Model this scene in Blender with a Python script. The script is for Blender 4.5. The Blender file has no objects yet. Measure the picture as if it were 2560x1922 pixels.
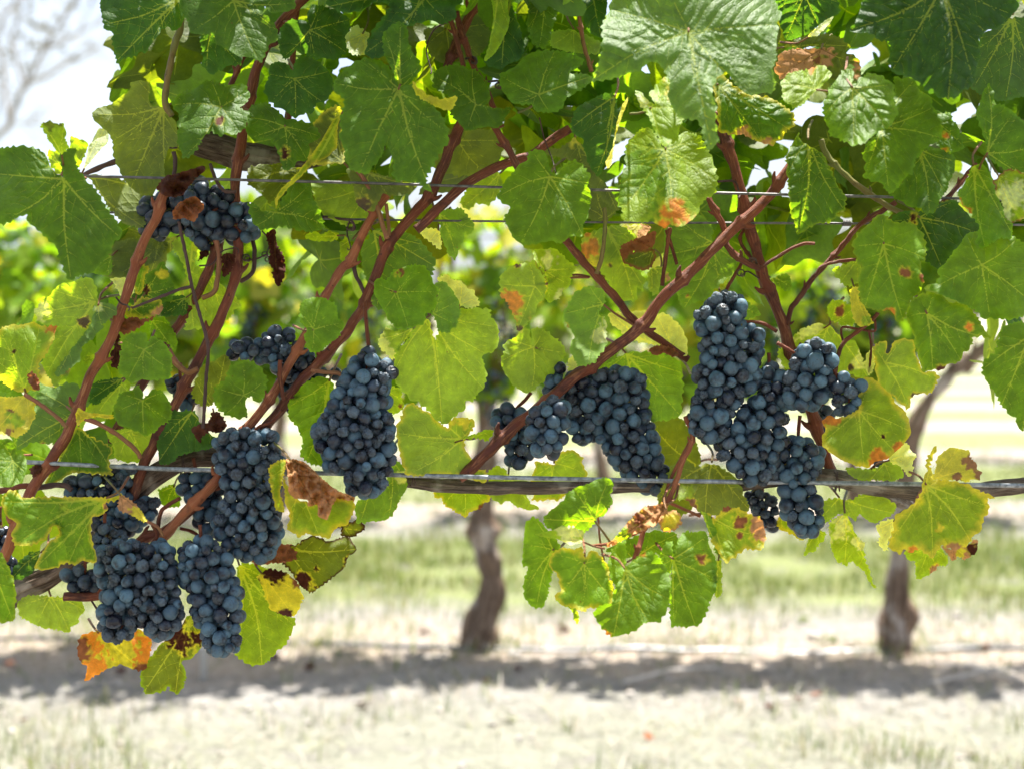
import bpy, math, random
import numpy as np
from mathutils import Vector, Matrix, Quaternion, noise
from mathutils.geometry import delaunay_2d_cdt

random.seed(7)
RNG = np.random.default_rng(11)
scene = bpy.context.scene
COL = scene.collection

# ------------------------------------------------------------------ camera, sky, sun, exposure
F_PX = 3780.0                       # focal length in photo pixels (2560 wide)
CAM = Vector((0.0, 0.0, 1.05))
PITCH = math.atan(171.0 / F_PX)
cam_data = bpy.data.cameras.new("camera")
cam_data.sensor_width = 36.0
cam_data.lens = 36.0 * F_PX / 2560.0
cam_data.clip_start = 0.05
cam_data.clip_end = 3000.0
cam_data.dof.use_dof = True
cam_data.dof.focus_distance = 1.39
cam_data.dof.aperture_fstop = 4.8
cam_data.dof.aperture_blades = 0
cam = bpy.data.objects.new("camera", cam_data)
cam.location = CAM
cam.rotation_euler = (math.pi / 2 - PITCH, 0, 0)
COL.objects.link(cam)
scene.camera = cam

SUN_EL, SUN_AZ = math.radians(72), math.radians(26)   # azimuth from +Y towards +X
world = bpy.data.worlds.new("World")
scene.world = world
world.use_nodes = True
wn = world.node_tree.nodes
wn.clear()
w_out = wn.new("ShaderNodeOutputWorld")
w_bg = wn.new("ShaderNodeBackground")
w_sky = wn.new("ShaderNodeTexSky")
w_sky.sky_type = 'NISHITA'
w_sky.sun_disc = False
w_sky.sun_elevation = SUN_EL
w_sky.sun_rotation = SUN_AZ
w_sky.air_density = 0.75
w_sky.dust_density = 4.0
w_sky.ozone_density = 0.6
w_bg.inputs["Strength"].default_value = 0.085
w_co = wn.new("ShaderNodeTexCoord")
w_nz = wn.new("ShaderNodeTexNoise")
w_nz.inputs["Scale"].default_value = 3.2
w_nz.inputs["Detail"].default_value = 6.0
w_nz.inputs["Distortion"].default_value = 0.4
w_rg = wn.new("ShaderNodeMapRange")
w_rg.interpolation_type = 'SMOOTHSTEP'
for _i, _v in ((1, .40), (2, .62), (3, .0), (4, .9)):
    w_rg.inputs[_i].default_value = _v
w_mx = wn.new("ShaderNodeMix")
w_mx.data_type = 'RGBA'
w_mx.inputs[7].default_value = (3.5, 3.9, 4.3, 1)      # thin bright cloud
for _a, _b in ((w_co.outputs["Generated"], w_nz.inputs["Vector"]), (w_nz.outputs["Fac"], w_rg.inputs[0]),
               (w_rg.outputs[0], w_mx.inputs[0]), (w_sky.outputs[0], w_mx.inputs[6]), (w_mx.outputs[2], w_bg.inputs[0])):
    world.node_tree.links.new(_a, _b)
world.node_tree.links.new(w_bg.outputs[0], w_out.inputs[0])

sun_data = bpy.data.lights.new("sun", 'SUN')
sun_data.energy = 5.0
sun_data.angle = math.radians(0.53)
sun_data.color = (1.0, 0.96, 0.89)
sun = bpy.data.objects.new("sun", sun_data)
SUN_DIR = Vector((math.sin(SUN_AZ) * math.cos(SUN_EL), math.cos(SUN_AZ) * math.cos(SUN_EL), math.sin(SUN_EL)))
sun.rotation_euler = (-SUN_DIR).to_track_quat('-Z', 'Y').to_euler()
sun.location = (3, 6, 12)
COL.objects.link(sun)

scene.view_settings.view_transform = 'Standard'
scene.view_settings.look = 'None'
scene.view_settings.exposure = 1.82
scene.view_settings.gamma = 1.0
scene.cycles.use_denoising = True
scene.cycles.max_bounces = 10
scene.cycles.diffuse_bounces = 5
scene.cycles.transmission_bounces = 6
scene.cycles.glossy_bounces = 3
scene.cycles.sample_clamp_indirect = 6.0

# ------------------------------------------------------------------ helpers
_FWD = np.array((0.0, math.cos(PITCH), -math.sin(PITCH)))
_UP = np.array((0.0, math.sin(PITCH), math.cos(PITCH)))
_RT = np.array((1.0, 0.0, 0.0))
_C = np.array(CAM)


def at(x, y, d):
    """Point in the world seen at photo pixel (x, y), d metres in front of the camera (arrays allowed)."""
    x = np.asarray(x, float); y = np.asarray(y, float); d = np.asarray(d, float)
    u = (x - 1280.0) / F_PX
    v = (961.0 - y) / F_PX
    return _C + d[..., None] * (_FWD + u[..., None] * _RT + v[..., None] * _UP)


TILES = {0: (0, 0, .40946), 1: (800, 0, .40946), 2: (1660, 0, .40946), 3: (0, 620, .40946), 4: (800, 620, .40946),
         5: (1660, 620, .40946), 6: (0, 1200, .40946), 7: (1100, 1150, .40946), 'S': (0, 0, 1.0),
         'A': (1960, 1050, .27125), 'B': (1660, 380, .40946), 'C': (1300, 400, .27125), 'D': (200, 500, .27125),
         'E': (0, 1050, .27125), 'F': (560, 660, .20796), 'G': (1200, 860, .23508), 'H': (1700, 700, .22604)}


def pts(tile, s):
    ox, oy, k = TILES[tile]
    a = np.array([[float(v) for v in q.split(',')] for q in s.replace(';', ' ').split()])
    return a * k + (ox, oy)


def tag(o, label=None, cat=None, group=None, kind=None):
    if label: o['label'] = label
    if cat: o['category'] = cat
    if group: o['group'] = group
    if kind: o['kind'] = kind
    return o


def empty(name, loc, label, cat, group=None):
    o = bpy.data.objects.new(name, None)
    o.location = loc
    o.empty_display_size = 0.02
    COL.objects.link(o)
    return tag(o, label, cat, group)


def mesh_obj(name, verts, faces, mat, parent=None, origin=None, smooth=True, attrs=None, uv=None):
    """One mesh object; verts are world coordinates, origin becomes the object's own origin."""
    verts = np.asarray(verts, float)
    org = np.asarray(origin if origin is not None else verts.mean(axis=0), float)
    me = bpy.data.meshes.new(name)
    me.from_pydata((verts - org).tolist(), [], faces if isinstance(faces, list) else faces.tolist())
    if smooth:
        me.polygons.foreach_set("use_smooth", np.ones(len(me.polygons), bool))
    if attrs:
        for k, (typ, arr) in attrs.items():
            a = me.attributes.new(k, typ, 'POINT')
            if typ == 'FLOAT_COLOR':
                a.data.foreach_set("color", np.asarray(arr, np.float32).ravel())
            else:
                a.data.foreach_set("value", np.asarray(arr, np.float32).ravel())
    if uv is not None:
        lay = me.uv_layers.new(name="UVMap")
        idx = np.empty(len(me.loops), np.int32)
        me.loops.foreach_get("vertex_index", idx)
        lay.data.foreach_set("uv", np.asarray(uv, np.float32)[idx].ravel())
    me.materials.append(mat)
    me.update()
    o = bpy.data.objects.new(name, me)
    COL.objects.link(o)
    if parent is not None:
        o.parent = parent
        pl = Vector((0, 0, 0))
        q = parent
        while q is not None:
            pl += q.location
            q = q.parent
        o.location = Vector(org) - pl
    else:
        o.location = Vector(org)
    return o


def spline(P, n):
    """Catmull-Rom through the rows of P, n samples per span (any number of columns)."""
    P = np.asarray(P, float)
    if len(P) < 3:
        t = np.linspace(0, 1, n * (len(P) - 1) + 1)[:, None]
        return P[0] * (1 - t) + P[-1] * t
    Q = np.vstack([2 * P[0] - P[1], P, 2 * P[-1] - P[-2]])
    out = []
    for i in range(1, len(Q) - 2):
        t = np.linspace(0, 1, n, endpoint=False)[:, None]
        a, b, c, d = Q[i - 1], Q[i], Q[i + 1], Q[i + 2]
        out.append(.5 * (2 * b + (c - a) * t + (2 * a - 5 * b + 4 * c - d) * t ** 2 + (3 * b - a - 3 * c + d) * t ** 3))
    out.append(P[-1:])
    return np.vstack(out)


def tube_arrays(P, R, sides=12, bump=0.0, seed=0, ridge=0.0):
    """Capped tube along points P with radii R; bump roughens, ridge adds lengthwise ribs (bark)."""
    P = np.asarray(P, float); R = np.asarray(R, float); n = len(P)
    T = np.gradient(P, axis=0)
    T /= np.linalg.norm(T, axis=1)[:, None] + 1e-12
    ref = np.array((0.0, 1.0, 0.0))
    if abs(T[0] @ ref) > .9: ref = np.array((1.0, 0.0, 0.0))
    N = np.empty_like(P)
    v = ref - T[0] * (ref @ T[0]); N[0] = v / np.linalg.norm(v)
    for i in range(1, n):
        v = N[i - 1] - T[i] * (N[i - 1] @ T[i]); N[i] = v / (np.linalg.norm(v) + 1e-12)
    B = np.cross(T, N)
    ang = np.linspace(0, 2 * math.pi, sides, endpoint=False)
    L = np.concatenate([[0], np.cumsum(np.linalg.norm(np.diff(P, axis=0), axis=1))])
    rad = np.repeat(R[:, None], sides, 1)
    if bump or ridge:
        rng = np.random.default_rng(seed)
        if bump:
            for _ in range(5):
                f = rng.uniform(.25, 1.1) / R.mean(); k = rng.integers(1, 4); ph = rng.uniform(0, 6.28, 2)
                rad *= 1 + bump * .5 * np.sin(L[:, None] * f + ph[0]) * np.cos(ang[None] * k + ph[1] + .4 * L[:, None] / R.mean())
        if ridge:
            rib = np.zeros((n, sides))
            for _ in range(6):
                k = rng.integers(5, 13); ph = rng.uniform(0, 6.28); tw = rng.uniform(-.25, .25)
                rib += np.sin(ang[None] * k + ph + L[:, None] / R.mean() * tw + .6 * np.sin(L[:, None] / R.mean() * rng.uniform(.2, .6)))
            rad *= 1 + ridge * .3 * rib
    V = P[:, None] + rad[..., None] * (np.cos(ang)[None, :, None] * N[:, None] + np.sin(ang)[None, :, None] * B[:, None])
    V = V.reshape(-1, 3)
    uv = np.stack([np.repeat(L, sides), np.tile(np.cos(ang), n)], 1)
    f = []
    for i in range(n - 1):
        a = i * sides
        for j in range(sides):
            k = (j + 1) % sides
            f.append((a + j, a + k, a + sides + k, a + sides + j))
    f.append(tuple(range(sides - 1, -1, -1)))
    f.append(tuple(range((n - 1) * sides, n * sides)))
    return V, f, uv


def tube(name, P, R, mat, parent=None, sides=12, bump=0.0, seed=0, ridge=0.0, origin=None):
    V, f, uv = tube_arrays(P, R, sides, bump, seed, ridge)
    return mesh_obj(name, V, f, mat, parent, origin, uv=uv)


# ------------------------------------------------------------------ materials
class NT:
    def __init__(self, name):
        self.m = bpy.data.materials.new(name)
        self.m.use_nodes = True
        self.t = self.m.node_tree
        self.t.nodes.clear()
        self.out = self.n("OutputMaterial")

    def n(self, kind, **props):
        node = self.t.nodes.new("ShaderNode" + kind)
        for k, v in props.items():
            if k.startswith("i_"):
                node.inputs[k[2:].replace("_", " ")].default_value = v
            else:
                setattr(node, k, v)
        return node

    def l(self, a, b):
        self.t.links.new(a, b)

    def attr(self, name):
        return self.n("Attribute", attribute_name=name)

    def val(self, x):
        v = self.n("Value"); v.outputs[0].default_value = x
        return v.outputs[0]

    def math(self, op, a, b=0.0, c=0.0, clamp=False):
        m = self.n("Math", operation=op, use_clamp=clamp)
        for i, x in enumerate((a, b, c)):
            if isinstance(x, (int, float)): m.inputs[i].default_value = x
            else: self.l(x, m.inputs[i])
        return m.outputs[0]

    def mix(self, fac, a, b, blend='MIX'):
        m = self.n("Mix", data_type='RGBA', blend_type=blend)
        for sock, x in ((m.inputs[0], fac), (m.inputs[6], a), (m.inputs[7], b)):
            if isinstance(x, (int, float)): sock.default_value = x
            elif isinstance(x, tuple): sock.default_value = (*x, 1.0) if len(x) == 3 else x
            else: self.l(x, sock)
        return m.outputs[2]

    def noise(self, scale, detail=4.0, rough=.55, vec=None, dist=0.0):
        t = self.n("TexNoise")
        t.inputs["Scale"].default_value = scale
        t.inputs["Detail"].default_value = detail
        t.inputs["Roughness"].default_value = rough
        t.inputs["Distortion"].default_value = dist
        if vec is not None: self.l(vec, t.inputs["Vector"])
        return t.outputs["Fac"]

    def ramp(self, fac, lo, hi, a=0.0, b=1.0):
        m = self.n("MapRange", clamp=True, interpolation_type='SMOOTHSTEP')
        self.l(fac, m.inputs[0])
        for i, x in enumerate((lo, hi, a, b)): m.inputs[i + 1].default_value = x
        return m.outputs[0]

    def bump(self, h, strength, dist):
        b = self.n("Bump")
        b.inputs["Strength"].default_value = strength
        b.inputs["Distance"].default_value = dist
        self.l(h, b.inputs["Height"])
        return b.outputs[0]

    def principled(self, col, rough=.5, spec=.5, normal=None, **kw):
        p = self.n("BsdfPrincipled")
        for sock, x in (("Base Color", col), ("Roughness", rough), ("Specular IOR Level", spec), *kw.items()):
            if isinstance(x, (int, float)): p.inputs[sock].default_value = x
            elif isinstance(x, tuple): p.inputs[sock].default_value = (*x, 1.0)
            else: self.l(x, p.inputs[sock])
        if normal is not None: self.l(normal, p.inputs["Normal"])
        return p.outputs[0]

    def done(self, sh):
        self.l(sh, self.out.inputs[0])
        return self.m


def leaf_material(detail=True):
    t = NT("vine_leaf" if detail else "distant_vine_leaf")
    pig = t.attr("tone").outputs["Color"]
    dry = t.attr("dry").outputs["Fac"]
    geo = t.n("NewGeometry")
    back = geo.outputs["Backfacing"]
    normal = None
    col = pig
    if detail:
        uv = t.n("UVMap").outputs[0]
        vd = t.attr("vein").outputs["Fac"]
        vein = t.ramp(vd, 1.15, .55)
        n1 = t.noise(.045, 5, .6, uv)
        n2 = t.noise(.35, 3, .6, uv)
        vor = t.n("TexVoronoi", feature='DISTANCE_TO_EDGE')
        vor.inputs["Scale"].default_value = .085
        t.l(uv, vor.inputs["Vector"])
        cell = vor.outputs["Distance"]
        net = t.ramp(cell, .0, .10, 1.0, 0.0)
        shade = t.math('MULTIPLY_ADD', n1, .8, .58)
        shade = t.math('MULTIPLY', shade, t.math('MULTIPLY_ADD', n2, .3, .85))
        cs = t.n("CombineColor")
        for i in range(3): t.l(shade, cs.inputs[i])
        col = t.mix(1.0, pig, cs.outputs[0], 'MULTIPLY')
        yel = t.mix(1.0, col, (1.5, 1.22, .8), 'MULTIPLY')
        col = t.mix(t.ramp(n1, .54, .76, 0, .45), col, yel)
        # rust specks
        sp = t.noise(.13, 2, .5, uv)
        sp2 = t.noise(.012, 2, .5, uv)
        speck = t.math('MULTIPLY', t.ramp(sp, .70, .74), t.ramp(sp2, .52, .62))
        col = t.mix(t.math('MULTIPLY', speck, .8), col, (.11, .04, .015))
        netc = t.mix(1.0, col, (1.22, 1.16, 1.0), 'MULTIPLY')
        col = t.mix(t.math('MULTIPLY', net, .3), col, netc)
        vlight = t.mix(.40, t.mix(1.0, col, (1.6, 1.45, 1.1), 'MULTIPLY'), (.36, .38, .09))
        vdry = t.mix(.75, col, (.12, .06, .02))
        vcol = t.mix(dry, vlight, vdry)
        col = t.mix(t.math('MULTIPLY', vein, .85), col, vcol)
        # relief: blade puffs up between the veins
        puff = t.ramp(vd, 0.0, 7.0)
        h = t.math('ADD', t.math('MULTIPLY', puff, .8), t.math('MULTIPLY', t.ramp(cell, 0, .28), .45))
        h = t.math('ADD', h, t.math('MULTIPLY', n2, .28))
        normal = t.bump(h, .45, .0009)
    pale = t.mix(1.0, t.mix(.22, col, (.30, .36, .20)), (1.12, 1.12, 1.1), 'MULTIPLY')
    col2 = t.mix(back, col, pale)
    rough = t.math('MULTIPLY_ADD', back, .16, .56)
    rough = t.math('ADD', rough, t.math('MULTIPLY', dry, .2))
    spec = t.math('MULTIPLY_ADD', dry, -.15, .25)
    p = t.principled(col2, rough, spec, normal)
    tr = t.n("BsdfTranslucent")
    tc = t.mix(1.0, col, (3.3, 2.95, .38), 'MULTIPLY')
    tdry = t.mix(1.0, col, (1.3, .95, .6), 'MULTIPLY')
    tc = t.mix(dry, tc, tdry)
    t.l(tc, tr.inputs[0])
    if normal is not None: t.l(normal, tr.inputs["Normal"])
    mx = t.n("MixShader")
    t.l(t.math('MULTIPLY_ADD', dry, -.15, .5), mx.inputs[0])
    t.l(p, mx.inputs[1]); t.l(tr.outputs[0], mx.inputs[2])
    return t.done(mx.outputs[0])


def cane_material(name, c1, c2, c3, rough=.5):
    t = NT(name)
    uv = t.n("UVMap").outputs[0]
    mp = t.n("Mapping"); mp.inputs["Scale"].default_value = (1, .35, 1)
    t.l(uv, mp.inputs[0])
    mp2 = t.n("Mapping"); mp2.inputs["Scale"].default_value = (30, 6, 1)
    t.l(uv, mp2.inputs[0])
    co = t.n("TexCoord").outputs["Object"]
    n1 = t.noise(14, 4, .6, co)
    n2 = t.noise(2.0, 5, .65, mp2.outputs[0])
    n3 = t.noise(170, 3, .6, co)
    col = t.mix(t.ramp(n1, .35, .66), c1, c2)
    col = t.mix(t.ramp(n2, .48, .66, 0, .85), col, c3)
    n4 = t.noise(45, 3, .6, co)
    col = t.mix(t.ramp(n4, .56, .68, 0, .6), col, tuple(x * .35 for x in c2))
    col = t.mix(t.ramp(n3, .66, .72, 0, .75), col, (.03, .012, .01))
    h = t.math('ADD', n2, t.math('MULTIPLY', n3, .4))
    return t.done(t.principled(col, rough, .28, t.bump(h, .8, .0016)))


def bark_material(name, c1, c2, c3, sc=1.0):
    t = NT(name)
    uv = t.n("UVMap").outputs[0]
    mp = t.n("Mapping"); mp.inputs["Scale"].default_value = (16 * sc, 7, 1)
    t.l(uv, mp.inputs[0])
    co = t.n("TexCoord").outputs["Object"]
    n1 = t.noise(2.2, 8, .7, mp.outputs[0], .6)
    n2 = t.noise(22 * sc, 5, .6, co)
    n3 = t.noise(9, 3, .5, mp.outputs[0])
    col = t.mix(t.ramp(n1, .36, .62), c1, c2)
    col = t.mix(t.ramp(n2, .50, .62, 0, .85), col, c3)
    h = t.math('ADD', t.math('MULTIPLY', n1, 1.0), t.math('MULTIPLY', n3, .4))
    return t.done(t.principled(col, .85, .2, t.bump(h, 1.0, .005)))


def grape_material(name, dark, bloom, tint, cover, rough):
    t = NT(name)
    co = t.n("TexCoord").outputs["Object"]
    oi = t.n("ObjectInfo")
    rnd = oi.outputs["Random"]
    vadd = t.n("VectorMath", operation='MULTIPLY_ADD')
    cx = t.n("CombineXYZ")
    for i in range(3): t.l(rnd, cx.inputs[i])
    t.l(cx.outputs[0], vadd.inputs[0]); vadd.inputs[1].default_value = (9, 17, 23)
    t.l(co, vadd.inputs[2])
    v = vadd.outputs[0]
    n1 = t.noise(75, 4, .6, v)            # metres: berry about 0.014 across
    n2 = t.noise(420, 3, .65, v)
    n3 = t.noise(150, 5, .7, v, 1.2)
    bl = t.ramp(n1, cover - .16, cover + .14)
    bl = t.math('MULTIPLY', bl, t.ramp(n3, .30, .46, .35, 1.0))
    bl = t.math('MULTIPLY', bl, t.math('MULTIPLY_ADD', rnd, .5, .62), clamp=True)
    rub = t.ramp(n2, .63, .70, 1.0, .25)
    bl = t.math('MULTIPLY', bl, rub)
    bcol = t.mix(t.ramp(n3, .5, .7, 0, .6), bloom, tint)
    col = t.mix(bl, dark, bcol)
    rg = t.math('MULTIPLY_ADD', bl, .4, rough)
    h = t.math('ADD', t.math('MULTIPLY', n2, .5), n3)
    p = t.principled(col, rg, .4, t.bump(h, .25, .0006))
    return t.done(p)


def plain(name, col, rough=.6, spec=.3, metallic=0.0, nscale=60, var=.35):
    t = NT(name)
    co = t.n("TexCoord").outputs["Object"]
    n = t.noise(nscale, 5, .6, co)
    c = t.mix(t.ramp(n, .3, .7), tuple(x * (1 - var) for x in col), tuple(x * (1 + var) for x in col))
    return t.done(t.principled(c, rough, spec, t.bump(n, .2, .002), Metallic=metallic))


M = {
    'dull': plain('dry_eucalypt_leaf', (.26, .25, .22), .8, .1, 0, 2, .3),
    'leaf': leaf_material(True),
    'far': leaf_material(False),
    'cane': cane_material("red_brown_cane", (.20, .048, .020), (.09, .024, .016), (.32, .125, .055)),
    'cane_light': cane_material("orange_brown_cane", (.34, .105, .038), (.20, .05, .024), (.42, .19, .085)),
    'petiole': cane_material("petiole_skin", (.30, .10, .06), (.24, .12, .04), (.36, .2, .09)),
    'petiole_green': cane_material("green_petiole_skin", (.16, .17, .04), (.22, .14, .05), (.2, .2, .06)),
    'twig': cane_material("dark_dry_twig", (.075, .04, .035), (.13, .07, .06), (.05, .025, .025)),
    'bark': bark_material("old_vine_bark", (.06, .036, .028), (.27, .19, .14), (.46, .38, .31)),
    'bark_far': bark_material("vine_trunk_bark", (.10, .062, .042), (.33, .235, .17), (.60, .52, .46), .35),
    'grape': grape_material("grape_skin_bloom", (.013, .015, .024), (.082, .155, .215), (.13, .16, .18), .46, .34),
    'grape_dark': grape_material("grape_skin_dark", (.010, .010, .018), (.045, .072, .108), (.06, .06, .075), .52, .22),  # rubbed glossy skin; a larger share also darkens bunches hanging in shade
    'raisin': grape_material("shrivelled_grape_skin", (.012, .009, .012), (.095, .135, .175), (.10, .085, .09), .47, .38),
    'bark_grey': bark_material("grey_lit_bark", (.10, .07, .055), (.36, .28, .22), (.56, .48, .41)),  # old bark lightened so the right arm looks lit
    'wire': plain("galvanised_wire", (.26, .28, .30), .5, .4, .45, 160, .5),
    'wire_dull': plain("dull_trellis_wire", (.13, .12, .12), .5, .4, .5, 120, .4),
}
# ------------------------------------------------------------------ leaves
TONE = {'d': (.031, .080, .018), 'g': (.058, .125, .012), 'm': (.088, .175, .013), 'l': (.150, .235, .020), 'w': (.105, .19, .05), 'y': (.36, .34, .045),  # greens also stand for glow or shade; w has sky sheen painted in
       'o': (.085, .115, .018), 'p': (.36, .42, .27), 'b': (.24, .095, .045), 't': (.46, .25, .12), 'r': (.50, .19, .035),  # p: pale undersides, and sunlit white painted on leaves
       'k': (.06, .02, .013), 'v': (.105, .042, .030)}
DRY = {'b': .9, 't': .9, 'r': .5, 'k': 1.0, 'v': 1.0, 'y': .12}


def in_poly(P, poly):
    x, y = P[:, 0], P[:, 1]
    c = np.zeros(len(P), bool)
    x0, y0 = poly[:, 0], poly[:, 1]
    x1, y1 = np.roll(x0, -1), np.roll(y0, -1)
    for a, b, e, f in zip(x0, y0, x1, y1):
        if b == f: continue
        hit = ((b > y) != (f > y)) & (x < (e - a) * (y - b) / (f - b) + a)
        c ^= hit
    return c


def seg_dist(P, A, B):
    """Distance of every point to every segment and where along it: arrays (n, m)."""
    d = B - A
    L2 = (d ** 2).sum(1) + 1e-9
    t = np.clip(((P[:, None] - A[None]) * d[None]).sum(2) / L2, 0, 1)
    q = A[None] + t[..., None] * d[None]
    return np.sqrt(((P[:, None] - q) ** 2).sum(2)), t


def resample(poly, step):
    Q = np.vstack([poly, poly[:1]])
    s = np.concatenate([[0], np.cumsum(np.hypot(*np.diff(Q, axis=0).T))])
    n = max(12, int(s[-1] / step))
    u = np.linspace(0, s[-1], n, endpoint=False)
    return np.stack([np.interp(u, s, Q[:, 0]), np.interp(u, s, Q[:, 1])], 1), u, s[-1]


def toothed(poly, rng, period=17.0, amp=8.0, step=3.5):
    """Rounds the traced outline slightly and gives it the saw teeth of a vine leaf."""
    Q = np.empty((2 * len(poly), 2))
    nx = np.roll(poly, -1, 0)
    Q[0::2] = poly * .88 + nx * .12
    Q[1::2] = poly * .12 + nx * .88
    R, u, L = resample(Q, step)
    T = np.roll(R, -1, 0) - np.roll(R, 1, 0)
    T /= np.linalg.norm(T, axis=1)[:, None] + 1e-9
    area = .5 * np.sum(R[:, 0] * np.roll(R[:, 1], -1) - np.roll(R[:, 0], -1) * R[:, 1])
    N = np.stack([T[:, 1], -T[:, 0]], 1) * (1 if area > 0 else -1)
    warp = u + period * .55 * np.interp(u, np.linspace(0, L, 40), rng.normal(0, 1, 40))
    ph = (warp / period) % 1.0
    saw = np.where(ph < .62, ph / .62, (1 - ph) / .38)
    env = np.interp(u, np.linspace(0, L, 24), rng.uniform(.3, 1.15, 24))
    R = R + N * ((saw - .42) * amp * env)[:, None]
    return R, abs(area)


def auto_tips(poly, j):
    """Ends of the five main veins of a leaf whose stalk joins at j."""
    d = poly - j
    r = np.hypot(d[:, 0], d[:, 1])
    main = d[np.argmax(r * (1 + .12 * (d[:, 1] / (r + 1e-6))))]
    a0 = math.atan2(main[1], main[0])
    ang = np.arctan2(d[:, 1], d[:, 0])
    tips = []
    for off in (0, .80, -.80, 1.75, -1.75):
        diff = np.abs((ang - a0 - off + math.pi) % (2 * math.pi) - math.pi)
        ok = diff < .38
        if not ok.any(): continue
        k = np.where(ok, r * (1 - diff), -1).argmax()
        if r[k] > .22 * r.max():
            tips.append(j + d[k] * .96)
    return np.array(tips)


def vein_net(poly, j, tips, rng):
    """Main and side veins: lists of (A, B, width at A, width at B)."""
    segs = []
    size = np.hypot(*(poly - j).T).max()
    for i, tp in enumerate(tips):
        d = tp - j
        L = np.hypot(*d)
        if L < 12: continue
        perp = np.array((-d[1], d[0])) / L
        bow = perp * L * rng.uniform(-.06, .06)
        C = spline(np.array([j, j + d * .5 + bow, tp]), 4)
        w0 = 1.1 + 1.9 * L / 170.0
        for k in range(len(C) - 1):
            f0, f1 = k / (len(C) - 1), (k + 1) / (len(C) - 1)
            segs.append((C[k], C[k + 1], w0 * (1 - .75 * f0), w0 * (1 - .75 * f1), 0.0))
        n = int(np.clip(L / 30, 2, 7))
        for k in range(n):
            for sgn in (1, -1):
                f = (k + .55 + .18 * sgn + rng.uniform(-.1, .1)) / (n + .3)
                if f > .93: continue
                b = j + d * f + bow * 4 * f * (1 - f)
                a = math.atan2(d[1], d[0]) + sgn * rng.uniform(.72, .95)
                ln = (L * (1 - f) * .62 + L * .12) * rng.uniform(.85, 1.1)
                e = b + ln * np.array((math.cos(a), math.sin(a)))
                a2 = a - sgn * .25
                mid = b + .5 * ln * np.array((math.cos(a + sgn * .12), math.sin(a + sgn * .12)))
                e = mid + .5 * ln * np.array((math.cos(a2), math.sin(a2)))
                segs.append((b, mid, .62, .5, .42)); segs.append((mid, e, .5, .3, .5))
    return segs


LEAVES = []


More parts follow.
